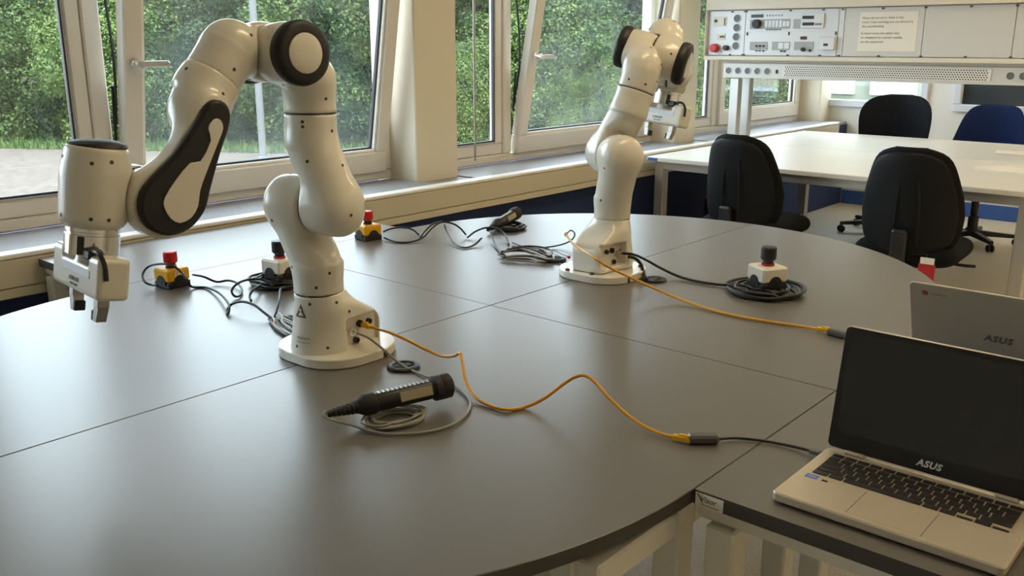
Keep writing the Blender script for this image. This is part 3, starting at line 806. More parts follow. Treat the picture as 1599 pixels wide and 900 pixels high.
LM['link4'] = sdf_mesh(lambda P: t_elbow(P, (0,1,0), (0,0,1), (-1,0,0), .1235), (-.16,-.08,-.075), (.075,.135,.10), hs, 'elbow', 'robot_white')
LM['link5'] = sdf_mesh(link5_f, (-.075,-.075,-.27), (.09,.085,.085), hs, 'forearm', 'robot_white')
LM['link6'] = sdf_mesh(link6_f, (-.07,-.07,-.07), (.16,.10,.075), hs, 'wrist', 'robot_white')
LM['hand'] = sdf_mesh(hand_f, (-.06,-.12,-.015), (.06,.12,.08), .0036, 'gripper', 'robot_white')
mm_ = LM['link0'].copy(); mm_.transform(Matrix.Scale(-1, 4, (0,1,0))); mm_.flip_normals(); LM['link0m'] = mm_
BV = {}
for k, me in LM.items():
    BV[k] = BVHTree.FromPolygons([v.co.copy() for v in me.vertices], [tuple(p.vertices) for p in me.polygons])
FOREARM_OUT = [(-.0159,-.2069),(-.0277,-.1843),(-.0280,-.1425),(-.0320,-.0787),(-.0433,-.0304),(-.0483,.0124),(-.0309,.0440),(.0006,.0580),(.0387,.0500),(.0685,.0192),(.0769,-.024),(.0649,-.0636),(.0454,-.1286),(.0302,-.1896),(.0093,-.2107)]
FOREARM_IN = [(-.0022,-.1761),(-.007,-.1643),(-.0051,-.1509),(.0112,-.1367),(.0146,-.0946),(-.0011,-.0809),(-.0086,-.0395),(-.0096,-.0026),(-.0012,.0124),(.021,.0234),(.0419,.0207),(.0561,.0003),(.0556,-.0241),(.0438,-.0487),(.036,-.084),(.0257,-.1445),(.0204,-.1691),(.0092,-.1784)]
def ccw(p):
    a = sum(p[i-1][0]*p[i][1]-p[i][0]*p[i-1][1] for i in range(len(p))); return p if a > 0 else list(reversed(p))
def smooth2(p, sub): return [(v.x, v.y) for v in smooth_path([(a, b, 0) for a, b in p], sub, True)]
XZY = Matrix(((1,0,0,0),(0,0,1,0),(0,1,0,0),(0,0,0,1)))            # outline (x, z) extruded along y
cover_me = MB().prism(ccw(smooth2(FOREARM_OUT, 3)), .0685, .088, .006, XZY).mesh('forearm_cover', 'robot_black', 40)
inset_me = MB().prism(ccw(smooth2(FOREARM_IN, 2)), .0882, .0905, .0008, XZY).mesh('forearm_panel', 'robot_white', 40)
def drum_axis(k):
    if k == 'link3': return frame_M((.0825,0,0), (0,0,1), (1,0,0))      # z -> +y
    return frame_M((0,0,0), (1,0,0), (0,1,0))                            # z -> +z
ring_pf = [(.0545,.0755),(.0600,.0770),(.0625,.0830),(.0630,.0960),(.0600,.1050),(.0520,.1085),(.0400,.1095),(.0395,.1070)]
CAPS = {k: (MB().lathe(ring_pf, 40, drum_axis(k)).mesh('cap_ring', 'robot_black', 50),
            MB().lathe([(.0385,.1072),(.0385,.1095),(.0370,.1105),(.0200,.1120),(.0005,.1122)], 32, drum_axis(k), cap=False).mesh('cap_disc', 'robot_white', 50)) for k in ('link3', 'link4')}
scr = MB().lathe([(.0035,-.002),(.0035,.0005),(.0027,.0006),(.0005,.0002)], 12).mesh('screw_cap', 'screw_dark')
def screw(parent, key, o, d):
    hit, nrm_, _, _ = BV[key].ray_cast(Vector(o), Vector(d).normalized())
    if hit is None: return
    M = Matrix.Translation(hit) @ nrm_.to_track_quat('Z', 'Y').to_matrix().to_4x4()
    link('screw_cap', scr, parent, M)
def decal(key, ang, cz, tris, m, name, off=.0010):
    """thin printed mark: 2-D triangles (s, z) wrapped round the base column at angle ang"""
    mb = MB(); N = 8
    for A, B, C_ in tris:
        idx = {}; pts = []; fs = []
        for i in range(N+1):
            for j in range(N+1-i):
                u, v = i/N, j/N; s_ = A[0]+(B[0]-A[0])*u+(C_[0]-A[0])*v; z_ = A[1]+(B[1]-A[1])*u+(C_[1]-A[1])*v
                a = ang+s_/.06; d = Vector((math.cos(a), math.sin(a), 0))
                hit = BV[key].ray_cast(Vector((0,0,cz+z_))+d*.3, -d)[0]
                if hit is None: hit = d*.06+Vector((0,0,cz+z_))
                idx[i, j] = len(pts); pts.append(tuple(hit+d*off))
        for i in range(N):
            for j in range(N-i):
                fs.append((idx[i,j], idx[i+1,j], idx[i,j+1]))
                if j < N-i-1: fs.append((idx[i+1,j], idx[i+1,j+1], idx[i,j+1]))
        mb.add(pts, fs)
    return mb.mesh(name, m)
def wrap_text(key, body, size, ang, z, m):
    me = text_mesh(body, size, 0.0002, m)
    for v in me.vertices:
        a = ang+v.co.x/.06; d = Vector((math.cos(a), math.sin(a), 0)); zz = z+v.co.y
        hit = BV[key].ray_cast(Vector((0,0,zz))+d*.3, -d)[0]
        if hit is None: hit = d*.06+Vector((0,0,zz))
        v.co = hit+d*(.0008+v.co.z*.2)
    return me
flange_me = MB().lathe([(.0415,.0535),(.0455,.056),(.0455,.066),(.0440,.067),(.0440,.071),(.0460,.072),(.0460,.1060)], 36).mesh('flange', 'chrome', 30)
topcap_me = MB().lathe([(.0470,-.004),(.0500,.0),(.0470,.006),(.0300,.011),(.0005,.012)], 32, Matrix.Translation((.088,.082,0)) @ Matrix.Rotation(-PI/2,4,'X') @ Matrix.Rotation(.06,4,'Y'), cap=False).mesh('top_cap', 'robot_black', 60)
pilot_me = MB().lathe([(.016,0),(.019,.004),(.019,.016),(.015,.020)], 20).mesh('pilot_knob', 'dull_metal')
DHP = [(0,.333,0),(0,0,-1),(0,.316,1),(.0825,0,1),(-.0825,.384,-1),(0,0,1),(.088,0,1)]
def fk(qs):
    out = [Matrix.Identity(4)]; M = Matrix.Identity(4)
    for (a, d, al), t in zip(DHP, qs):
        M = M @ Matrix.Rotation(al*PI/2, 4, 'X') @ Matrix.Translation((a,0,0)) @ Matrix.Rotation(math.radians(t), 4, 'Z') @ Matrix.Translation((0,0,d))
        out.append(M.copy())
    F = M @ Matrix.Translation((0,0,.107)); out.append(F @ Matrix.Rotation(-PI/4, 4, 'Z'))
    return out
def sub_at(parent, name, me, M=None): return link(name, me, parent, M)
plate_pts = rrect(.238, .244, .095, 10, -.042, 0)
plate_me = MB().prism(plate_pts, .0, .022, .002).mesh('mounting_plate', 'robot_white', 40)
lip = MB()
lp_ = rrect(.224, .232, .070, 8, -.042, 0)
tri_out = [(0, .0175), (-.0165, -.0125), (.0165, -.0125)]
def robot(base, rz, qs, label, near):
    root = empty('industrial_robot', (base[0], base[1], ZT), rz, label, 'robot')
    up = Matrix.Translation((0, 0, base[2]))
    T = [up @ m for m in fk(qs)]
    dn = Matrix.Translation((0,0,-base[2]))
    # base
    sy = 1 if near else -1; bk = 'link0' if near else 'link0m'
    b = link('base', LM[bk], root, T[0])
    link('mounting_plate', plate_me, b, dn @ Matrix.Translation((0,0,.0006)))
    for (x, y) in (() if near else ((-.145,.055), (-.138,-.03), (.035,-.085), (.035,.085))):
        MB().lathe([(.0075,0),(.0075,.004),(.006,.006)], 6, Matrix.Translation((x,y,.0222-base[2]))).build('bolt', 'screw_dark', b)
    MB().box(-.085, -.075, min(sy*.1205, sy*.1225), max(sy*.1205, sy*.1225), -base[2]+.002, -base[2]+.017).build('plate_notch', 'hole_dark', b)
    MB().box(-.1205, -.0195, min(sy*.0385, sy*.0412), max(sy*.0385, sy*.0412), .0145, .0795, .001).build('connector_panel', 'robot_white', b)
    for (x, z, r_, m_) in ((-.050,.045,.0095,'chrome'), (-.074,.058,.0085,'seam_dark'), (-.028,.042,.0045,'red_plastic'), (-.030,.054,.0035,'red_plastic'), (-.062,.022,.007,'hole_dark'), (-.100,.058,.007,'hole_dark')):
        MB().lathe([(r_,0),(r_,.007),(r_*.7,.007),(r_*.65,.003)], 14, Matrix.Translation((x if near else x+.014,sy*.0413,z)) @ Matrix.Rotation(-sy*PI/2,4,'X')).build('connector', m_, b)
    # which way the marks face: near robot shows its +y/+x flank
    if near:
        a0 = math.radians(8)
        link('warning_triangle', decal('link0', a0, .108, [tri_out], 'print_grey', 'warning_triangle'), b)
        link('warning_symbol', decal('link0', a0, .108, [[(-.001,.008),(-.006,.001),(.003,.002)], [(.002,.002),(-.007,-.008),(.004,-.008)], [(.005,-.002),(.004,-.008),(.009,-.008)]], 'paper', 'warning_symbol', .0016), b)
        link('lettering', wrap_text('link0', 'FRANKA', .0085, a0+.12, .050, 'print_grey'), b)
        link('lettering', wrap_text('link0', 'Emika GmbH 2019', .0045, a0+.12, .041, 'print_grey'), b)
    for (o, d) in (((.2,.12,.126),(-1,-.6,0)), ((-.0,.3,.126),(0,-1,0)), ((.2,-.12,.126),(-1,.6,0)), ((-.03,.3,.10),(0,-1,0)), ((.03,.3,.03),(0,-1,0)), ((.3,.0,.03),(-1,0,0))):
        screw(b, bk, o, d)
    MB().lathe([(.052,.1395),(.0525,.1400),(.0525,.1425),(.052,.1430)], 32).build('joint_seam', 'seam_dark', b)
    # arm
    names = ['', 'shoulder', 'upper_arm', 'elbow_upper', 'elbow_lower', 'forearm', 'wrist']
    L = {}
    for i in range(1, 7): L[i] = link(names[i], LM['link%d' % i], root, T[i])
    ringz = MB().lathe([(.052,-.0012),(.052,.0012)], 32)
    def seam(parent, M): ringz.mesh; link('joint_seam', seam_me, parent, M)
    seam(L[1], Matrix.Rotation(PI/2,4,'X'))
    seam(L[2], Matrix.Translation((0,-.1955,0)) @ Matrix.Rotation(PI/2,4,'X'))
    seam(L[3], Matrix.Translation((.0825,0,0)) @ Matrix.Rotation(PI/2,4,'X'))
    seam(L[4], Matrix.Translation((-.0825,.1240,0)) @ Matrix.Rotation(PI/2,4,'X'))
    seam(L[6], Matrix.Scale(.962,4))
    for i, k in ((3,'link3'), (4,'link4')):
        link('cap_ring', CAPS[k][0], L[i]); dsc = link('cap_disc', CAPS[k][1], L[i])
    link('forearm_cover', cover_me, L[5]); link('forearm_panel', inset_me, L[5])
    link('top_cap', topcap_me, L[6])
    S = {1: [((.3,-.03,-.13),(-1,0,0)), ((-.3,-.03,-.13),(1,0,0)), ((.3,.03,-.17),(-1,0,0)), ((-.3,.03,-.17),(1,0,0)), ((0,-.06,.3),(0,0,-1)), ((0,-.02,.3),(0,0,-1)), ((.3,-.07,-.03),(-1,0,0)), ((-.3,-.07,-.03),(1,0,0)), ((.06,.3,-.14),(-.4,-1,0)), ((-.05,.3,-.14),(.3,-1,0))],
         2: [((.3,-.17,.02),(-1,0,0)), ((-.3,-.17,.02),(1,0,0)), ((0,-.16,.3),(0,0,-1)), ((.02,.01,.3),(0,0,-1)), ((.3,-.10,.03),(-1,0,0)), ((-.3,-.10,.03),(1,0,0)), ((0,-.09,.3),(0,0,-1)), ((0,.3,.05),(0,-1,0)), ((.3,-.18,-.03),(-1,0,.2))],
         3: [((-.3,.02,-.10),(1,0,0)), ((-.3,-.03,-.10),(1,0,0)), ((0,.3,-.09),(0,-1,0)), ((-.01,-.3,-.08),(0,1,0)), ((-.3,0,.01),(1,0,0)), ((.08,.03,.3),(0,0,-1)), ((.08,.005,.3),(0,0,-1)), ((.09,.04,-.3),(0,0,1)), ((-.02,.3,-.03),(.1,-1,0)), ((-.03,-.3,-.03),(.1,1,0))],
         4: [((-.3,.10,.02),(1,0,0)), ((-.08,.10,-.3),(0,0,1)), ((-.08,.09,.3),(0,0,-1)), ((-.08,.02,-.3),(0,0,1)), ((0,.3,.03),(0,-1,0)), ((0,-.3,.005),(0,1,0)), ((0,-.3,.06),(0,1,0)), ((-.3,.02,.02),(1,0,0))],
         5: [((.3,0,-.24),(-1,0,0)), ((0,.3,-.23),(0,-1,0)), ((-.3,.01,-.24),(1,0,0))],
         6: [((.3,.06,.01),(-1,0,0)), ((.09,.06,-.3),(0,0,1)), ((.12,.055,-.3),(0,0,1)), ((.09,-.04,-.3),(0,0,1)), ((.13,-.04,-.3),(-.05,0,1)), ((.3,-.04,0),(-1,0,0)), ((.05,.05,.3),(0,0,-1))]}
    for i, lst in S.items():
        for (o, d) in lst: screw(L[i], 'link%d' % i, o, d)
    fl = link('flange', flange_me, root, T[7])
    MB().box(-.006, .006, .0440, .0475, .073, .105, .001).build('flange_slot', 'hole_dark', fl)
    MB().box(-.006, .006, -.0475, -.0440, .073, .105, .001).build('flange_slot', 'hole_dark', fl)
    # hand
    h = link('gripper', LM['hand'], root, T[8])
    for s in (1, -1):
        MB().box(.0277*s-.0014, .0277*s+.0014, -.066, .056, .020, .034, .0005).build('label_strip', 'upvc_cool', h)
        link('lettering', text_mesh('FRANKA', .0115, .0004, 'print_grey'), h, frame_M((.0284*s, -.02*s*0, .046), (0, s, 0), (0, 0, -1)) if s > 0 else frame_M((-.0284, 0, .046), (0,-1,0), (0,0,-1)))
        link('lettering', text_mesh('EMIKA HAND', .0055, .0004, 'print_grey'), h, frame_M((.0284*s, 0, .0555), (0, s, 0), (0, 0, -1)))
        f_ = MB().box(-.0105, .0105, s*.055-.010, s*.055+.010, .0665, .088, .002)
        f_.prism([(s*a, b) for a, b in ((.045,.086),(.065,.086),(.057,.114),(.041,.114))][::s], -.0095, .0095, .001, Matrix(((0,0,1,0),(1,0,0,0),(0,1,0,0),(0,0,0,1))))
        fo = f_.build('finger', 'dull_metal', h)
        MB().box(-.010, .010, s*.040-.004, s*.040+.004, .095, .1135, .0015).build('finger_pad', 'black_rubber', fo)
    MB().tube([(.018,-.058,-.006),(.024,-.074,-.014),(.024,-.094,-.012),(.020,-.1055,.004),(.016,-.1065,.030)], .0042, 8, 6).build('gripper_cable', 'black_cable', h)
    MB().box(.004, .030, -.064, -.030, -.016, .004, .004).build('gripper_plug', 'black_plastic', h)
    pk = MB().lathe([(.015,0),(.018,.003),(.018,.012),(.013,.016)], 18, Matrix.Translation((0,.0455,.082)) @ Matrix.Rotation(-PI/2,4,'X')).build('guide_knob', 'dull_metal', fl)
    return root
seam_me = MB().lathe([(.0525,-.0014),(.0535,-.0010),(.0535,.0010),(.0525,.0014)], 36).mesh('joint_seam', 'seam_dark')
rob1 = robot((-.5471, .0207, .0083), PI, (14.23,-1.16,-15.22,-142.72,-3.40,150.84,50.12), 'nearer cream robot arm on the table, bent over with its gripper hanging down left', True)
rob2 = robot((.5162, -.0173, .0251), 0, (-32.75,18.81,55.82,-100.32,-5.98,102.55,-102.91), 'farther cream robot arm on the table, folded back toward the pillar', False)

# ================================================================== CHAIRS
def pillow(wf, h, th, curve, n=22, k=26, lean=0.0):
    """upholstered slab standing in the y-z plane: wf(s) half width for s in -1..1, bowed in x"""
    v = []; f = []
    for side in (1, -1):
        for i in range(n+1):
            s = math.sin(PI/2*(-1+2*i/n))
            for j in range(k+1):
                t = math.sin(PI/2*(-1+2*j/k)); w = wf(s); e = max(0, 1-abs(t)**6)*max(0, 1-abs(s)**8)
                y = t*w; x = curve*(y*y)*6+lean*s+side*th*.5*(e**.45)
                v.append((x, y, s*h/2))
    m = (n+1)*(k+1)
    for i in range(n):
        for j in range(k):
            a = i*(k+1)+j; f.append((a, a+1, a+k+2, a+k+1)); f.append((m+a, m+a+k+1, m+a+k+2, m+a+1))
    for i in range(n):
        for j in (0, k):
            a = i*(k+1)+j; b = a+k+1; f.append((a, b, m+b, m+a))
    for j in range(k):
        for i in (0, n):
            a = i*(k+1)+j; f.append((a, a+1, m+a+1, m+a))
    return MB().add(v, f)
def rounded(s, p=5): return max(0.02, (1-abs(s)**p))**(1/p)
def chair(loc, rz, label, back, seat_m, back_h, back_z, wf, seat_z, ribbed, base_rot):
    c = empty('office_chair', (loc[0], loc[1], 0), rz, label, 'chair', 'office chairs at the white bench')
    bk = pillow(wf, back_h, .055, .35, lean=-.02).build('backrest', back, c, 60, Matrix.Translation((-.225, 0, back_z+back_h/2)))
    if ribbed:
        sh = pillow(lambda s: wf(s)*.93, back_h*.93, .030, .35, lean=-.02).build('back_shell', 'chair_shell', c, 60, Matrix.Translation((-.262, 0, back_z+back_h/2-.005)))
        MB().tube([(-.020, -.075, -back_h*.36), (-.020+.02*0, -.07, 0), (-.014, -.05, back_h*.3)], .006, 6, 4).build('shell_rib', 'chair_shell', sh)
        MB().tube([(-.020, .03, -back_h*.36), (-.020, .03, 0), (-.014, .02, back_h*.3)], .006, 6, 4).build('shell_rib', 'chair_shell', sh)
    MB().box(-.305, -.270, -.035, .035, seat_z-.075, back_z+.13, .01).box(-.30, -.02, -.03, .03, seat_z-.085, seat_z-.060, .006).build('back_bar', 'black_plastic', c)
    st = pillow(lambda s: .235*rounded(s, 6), .46, .105, -.02).build('seat', seat_m, c, 60, Matrix.Translation((.0, 0, seat_z-.02)) @ Matrix.Rotation(PI/2, 4, 'Y'))
    MB().box(-.13, .13, -.11, .11, seat_z-.09, seat_z-.058, .01).build('seat_plate', 'black_plastic', c)
    MB().lathe([(.035,.115),(.035,.20),(.026,.205),(.026,.32),(.014,.325),(.014,seat_z-.088)], 16).build('gas_column', 'black_plastic', c)
    MB().tube([(.05,-.08,seat_z-.075),(.05,-.20,seat_z-.085),(.05,-.27,seat_z-.082)], .008, 6, 4).build('lever', 'black_plastic', c)
    MB().lathe([(.05,.062),(.05,.095),(.04,.116)], 18).build('base_hub', 'black_plastic', c)
    for k in range(5):
        M = Matrix.Rotation(base_rot+2*PI*k/5, 4, 'Z')
        MB().add([(.04,-.026,.062),(.04,.026,.062),(.04,.022,.10),(.04,-.022,.10),(.30,-.016,.058),(.30,.016,.058),(.30,.012,.080),(.30,-.012,.080)],
                 [(0,3,2,1),(4,5,6,7),(0,1,5,4),(1,2,6,5),(2,3,7,6),(3,0,4,7)], M).build('base_arm', 'black_plastic', c)
        cs = MB().cyl((.29,-.022,.027),(.29,-.006,.027), .026, 14, bev=.004).cyl((.29,.006,.027),(.29,.022,.027), .026, 14, bev=.004).cyl((.29,0,.027),(.29,0,.066), .009, 8)
        cs.cyl((.29,-.008,.027),(.29,.008,.027), .008, 8)
        cs.build('caster', 'black_rubber', c, M=M)
    return c
w_op = lambda s: float(np.interp(s, [-1,-.6,-.25,.1,.4,.7,1], [.205,.222,.230,.220,.200,.178,.155]))*max(.15, 1-abs(s)**9)**.42
w_fan = lambda s: .28*rounded(s, 3.2)*(.90+.10*s)
w_blue = lambda s: .28*rounded(s, 5)*(.86-.20*s)
chair((2.86, .66), -.12, 'black operator chair with curved shell back facing the bench near the window', 'chair_black', 'chair_black', .50, .44, w_op, .46, True, .3)
ch2 = chair((2.80, -.20), .06, 'black operator chair with a red tag beneath, close behind the laptops', 'chair_black', 'chair_black', .50, .445, w_op, .46, True, .9)
tg = empty('swing_tag', (0,0,0)); tg.parent = ch2; tg.name = 'swing_tag'
tg.location = (-.30, -.135, .435)
MB().box(-.0012, .0012, -.036, .036, -.075, .0, .0005).build('tag_card', 'leg_tag_red', tg)
MB().box(-.0014, .0014, -.030, .030, .0005, .03, .0005).build('tag_top', 'paper', tg)
MB().tube([(0,0,.03),(.010,.02,.045),(.020,.096,.020)], .0015, 5, 3).build('tag_string', 'black_cable', tg)
chair((5.28, .82), PI+.1, 'black patterned chair with a fan-shaped back on the far side of the bench', 'chair_pattern', 'chair_black', .56, .46, w_fan, .46, False, 1.5)
chair((5.30, .18), PI-.05, 'dark blue fabric chair on the far side of the bench', 'chair_blue', 'chair_blue', .50, .47, w_blue, .46, False, 2.0)

# ================================================================== THINGS ON THE ROBOT TABLE
CAB = {
 'yellow_near':[(-0.473,-0.052,0.066),(-0.478,-0.085,0.068),(-0.485,-0.135,0.072),(-0.471,-0.177,0.06),(-0.448,-0.211,0.04),(-0.445,-0.257,0.035),(-0.449,-0.296,0.045),(-0.449,-0.315,0.055),(-0.465,-0.337,0.045),(-0.493,-0.371,0.025),(-0.514,-0.412,0.01),(-0.526,-0.461,0.004),(-0.521,-0.506,0.004),(-0.487,-0.525,0.004),(-0.458,-0.549,0.02),(-0.426,-0.57,0.045),(-0.413,-0.588,0.06),(-0.406,-0.606,0.065),(-0.408,-0.632,0.058),(-0.416,-0.668,0.04),(-0.417,-0.706,0.02),(-0.422,-0.751,0.008),(-0.427,-0.795,0.006),(-0.422,-0.825,0.007)],
 'adapter_near':[(-0.419,-0.84,0.008),(-0.383,-0.881,0.008)],
 'usb_near':[(-0.383,-0.881,0.008),(-0.351,-0.899,0.004),(-0.333,-0.933,0.004),(-0.322,-0.97,0.004),(-0.321,-1.004,0.006),(-0.326,-1.038,0.0095)],
 'yellow_far':[(0.638,0.25,0.06),(0.406,0.049,0.1),(0.271,-0.076,0.125),(0.19,-0.184,0.13),(0.208,-0.224,0.105),(0.298,-0.236,0.06),(0.343,-0.281,0.03),(0.356,-0.355,0.01),(0.338,-0.462,0.004),(0.33,-0.558,0.004),(0.342,-0.639,0.004),(0.351,-0.702,0.005),(0.35,-0.756,0.008)],
 'adapter_far':[(0.346,-0.773,0.008),(0.339,-0.834,0.008)],
 'black_far':[(0.494,-0.074,0.07),(0.484,-0.122,0.075),(0.537,-0.133,0.05),(0.574,-0.155,0.025),(0.576,-0.21,0.01),(0.571,-0.268,0.005),(0.575,-0.339,0.005),(0.589,-0.383,0.006)],
 'thick_far':[(0.507,-0.075,0.06),(0.506,-0.112,0.058),(0.53,-0.118,0.035),(0.51,-0.141,0.015),(0.481,-0.171,0.008)],
 'grey_near':[(-0.497,-0.040,0.053),(-0.498,-0.085,0.05),(-0.494,-0.128,0.032),(-0.485,-0.155,0.012),(-0.489,-0.204,0.004),(-0.495,-0.273,0.004),(-0.492,-0.328,0.004),(-0.506,-0.376,0.004),(-0.535,-0.425,0.004),(-0.575,-0.458,0.004),(-0.627,-0.477,0.004),(-0.676,-0.473,0.004),(-0.712,-0.453,0.004),(-0.744,-0.421,0.004),(-0.759,-0.386,0.006),(-0.772,-0.357,0.012),(-0.795,-0.335,0.022),(-0.806,-0.318,0.03),(-0.796,-0.313,0.035)],
 'es1_loop':[(-0.505,0.825,0.015),(-0.51,0.848,0.012),(-0.52,0.868,0.02),(-0.508,0.899,0.035),(-0.49,0.896,0.055),(-0.483,0.841,0.07),(-0.469,0.802,0.07),(-0.451,0.789,0.05),(-0.452,0.753,0.03),(-0.434,0.764,0.006),(-0.408,0.734,0.004),(-0.429,0.639,0.012),(-0.47,0.534,0.02),(-0.497,0.473,0.018),(-0.516,0.45,0.006),(-0.502,0.478,0.006),(-0.486,0.478,0.02),(-0.478,0.441,0.032),(-0.472,0.399,0.03),(-0.472,0.356,0.018),(-0.471,0.32,0.008),(-0.475,0.265,0.005)],
 'es1_right':[(-0.386,0.84,0.02),(-0.378,0.795,0.02),(-0.361,0.756,0.008),(-0.339,0.73,0.012),(-0.338,0.685,0.012),(-0.361,0.626,0.008),(-0.397,0.582,0.005),(-0.413,0.583,0.008),(-0.408,0.601,0.02),(-0.384,0.604,0.035),(-0.347,0.597,0.04),(-0.321,0.575,0.035),(-0.309,0.551,0.02)],
 'es1_extra':[(-0.291,0.52,0.02),(-0.337,0.475,0.03),(-0.4,0.391,0.03),(-0.446,0.341,0.015),(-0.462,0.328,0.006)],
 'ws1_arc':[(-0.288,0.627,0.01),(-0.364,0.562,0.02),(-0.389,0.545,0.01),(-0.404,0.516,0.004)],
 'es2_a':[(0.401,0.899,0.02),(0.428,0.882,0.03),(0.465,0.86,0.032),(0.496,0.844,0.02),(0.497,0.814,0.005)],
 'es2_b':[(0.368,0.856,0.01),(0.363,0.79,0.004),(0.396,0.752,0.004),(0.452,0.746,0.012),(0.507,0.751,0.04),(0.542,0.74,0.055),(0.567,0.714,0.05),(0.58,0.688,0.035),(0.592,0.668,0.01)],
 'es2_c':[(0.472,0.781,0.004),(0.509,0.794,0.02),(0.549,0.794,0.04),(0.569,0.767,0.05)],
 'es2_d':[(0.55,0.736,0.045),(0.528,0.701,0.025),(0.475,0.617,0.008),(0.453,0.546,0.004),(0.499,0.542,0.006),(0.553,0.556,0.02)],
 'dev2_cable':[(0.577,0.647,0.006),(0.62,0.65,0.02),(0.641,0.619,0.035),(0.658,0.582,0.035),(0.656,0.54,0.02),(0.585,0.457,0.004)],
 'psu_out':[(0.617,0.47,0.006),(0.598,0.395,0.004),(0.626,0.348,0.004),(0.672,0.315,0.008),(0.703,0.289,0.02),(0.717,0.278,0.035),(0.74,0.293,0.045),(0.747,0.315,0.05),(0.694,0.291,0.05)],
 'psu_red':[(0.611,0.35,0.004),(0.616,0.292,0.005),(0.588,0.23,0.006),(0.552,0.175,0.012)],
 'bundle_a':[(0.436,0.376,0.008),(0.483,0.367,0.012),(0.525,0.333,0.01),(0.523,0.263,0.01),(0.487,0.207,0.008),(0.46,0.211,0.008),(0.454,0.26,0.012),(0.427,0.304,0.012),(0.399,0.334,0.008)],
 'bundle_b':[(0.44,0.363,0.02),(0.499,0.353,0.018),(0.497,0.282,0.016),(0.485,0.224,0.01),(0.541,0.259,0.012),(0.555,0.309,0.015),(0.528,0.35,0.018),(0.471,0.371,0.02)],
 'bundle_c':[(0.627,0.584,0.03),(0.581,0.528,0.015),(0.527,0.463,0.006),(0.447,0.349,0.006),(0.467,0.257,0.006),(0.489,0.19,0.004),(0.504,0.146,0.004)],
 'bundle1_a':[(-0.456,0.347,0.006),(-0.48,0.28,0.008),(-0.488,0.226,0.008),(-0.499,0.186,0.006),(-0.515,0.189,0.006),(-0.511,0.236,0.008),(-0.496,0.279,0.012),(-0.468,0.285,0.016),(-0.459,0.25,0.016)],
 'bundle1_b':[(-0.474,0.333,0.006),(-0.507,0.257,0.006),(-0.525,0.185,0.006),(-0.512,0.168,0.008),(-0.489,0.214,0.014),(-0.486,0.254,0.018),(-0.48,0.29,0.016)],

}
def path(k): return [(x, y, max(z, .0)+ZT) for x, y, z in CAB[k]]
def cable_thing(name, key, r, m, label, cat='cable', minz=None):
    pts = [(x, y, max(z, ZT+r+.0008)) for x, y, z in path(key)]
    o = MB().tube(pts, r, 8, 7).build(name, m, None, 180)
    return tag(o, label, cat)

# --- emergency stop boxes
def stop_box(loc, rz, label, cat, body, dark, cap_m, size=1.0, marks=True):
    e = empty('stop_button', (loc[0], loc[1], ZT), rz, label, cat)
    w, d, h = .036*size, .036*size, .055*size
    lower = MB().box(-w, w, -d, d, .0005, .018, .003).build('box_base', dark, e)
    up = MB().box(-w, w, -d, d, .0185, h, .005).build('box_body', body, e)
    for a in range(4):                                    # half-round cable entries
        M = Matrix.Rotation(a*PI/2, 4, 'Z')
        MB().prism([(-.020,.008)]+[(.020*math.cos(PI*k/10)*-1, .018+.020*math.sin(PI*k/10)) for k in range(11)]+[(.020,.008)], 0, .0018, 0,
                   M @ Matrix.Translation((0, -d-.0001, 0)) @ Matrix(((1,0,0,0),(0,0,-1,0),(0,1,0,0),(0,0,0,1)))).build('entry_plug', dark, e)
    MB().lathe([(.0155*size,h),(.0155*size,h+.006*size),(.013*size,h+.007*size),(.013*size,h+.014*size)], 20).build('collar', dark, e)
    if cap_m != 'red_plastic': MB().lathe([(.0162*size,h+.001),(.0162*size,h+.0055*size)], 20).build('collar_ring', 'red_plastic', e)
    MB().lathe([(.0165*size,h+.014*size),(.0195*size,h+.018*size),(.0195*size,h+.044*size),(.0170*size,h+.047*size),(.0005,h+.0478*size)], 24, cap=False).build('push_button', cap_m, e)
    if marks:
        for i in range(4):
            MB().box(w+.0001, w+.0006, -.012+.008*i-.002, -.012+.008*i+.003, .028, .050-.006*(i % 2)).build('printed_mark', 'paper', e)
    return e
e1 = stop_box((-.452, .838), -1.48, 'yellow stop box with a red button and looped black cable near the gripper', 'stop button', 'yellow_plastic', 'black_plastic', 'red_plastic', 1.0)
e2 = stop_box((.345, .915), -1.69, 'yellow emergency stop box with a red button against the window trunking', 'stop button', 'yellow_plastic', 'black_plastic', 'red_plastic', 1.0, False)
def coil(name, cx, cy, r0, r1, z0, rt_, m, parent, turns, seed, sq=1.0):
    r = random.Random(seed); pts = []
    n = int(turns*14)
    for i in range(n+1):
        a = 2*PI*i/14; lay = i/14
        rad = r0+(r1-r0)*((lay*.37) % 1.0)+r.uniform(-.004, .004)
        pts.append((cx+rad*math.cos(a), cy+rad*math.sin(a)*sq, z0+rt_+(int(lay) % 3)*rt_*1.7+r.uniform(0, rt_*.3)))
    return MB().tube(pts, rt_, 7, 4).build(name, m, parent, 180)
w2 = stop_box((.603, -.487), -2.09, 'white stop box with a black button standing in a black cable coil', 'stop button', 'white_plastic', 'black_plastic', 'black_plastic', 1.12, False)
w2.location.z = ZT+.018
coil('cable_coil', 0, 0, .082, .108, -.018, .0038, 'black_cable', w2, 8, 3)
coil('cable_coil', 0, 0, .045, .07, -.018, .0038, 'black_cable', w2, 4, 4)
w1 = stop_box((-.232, .622), -1.47, 'white enabling stop box with a black button half hidden behind the nearer robot', 'stop button', 'white_plastic', 'black_plastic', 'black_plastic', 1.08, False)
w1.location.z = ZT+.018
coil('cable_coil', 0, 0, .070, .092, -.018, .0038, 'black_cable', w1, 7, 5)
coil('cable_coil', 0, 0, .045, .06, -.018, .0038, 'black_cable', w1, 3, 6)

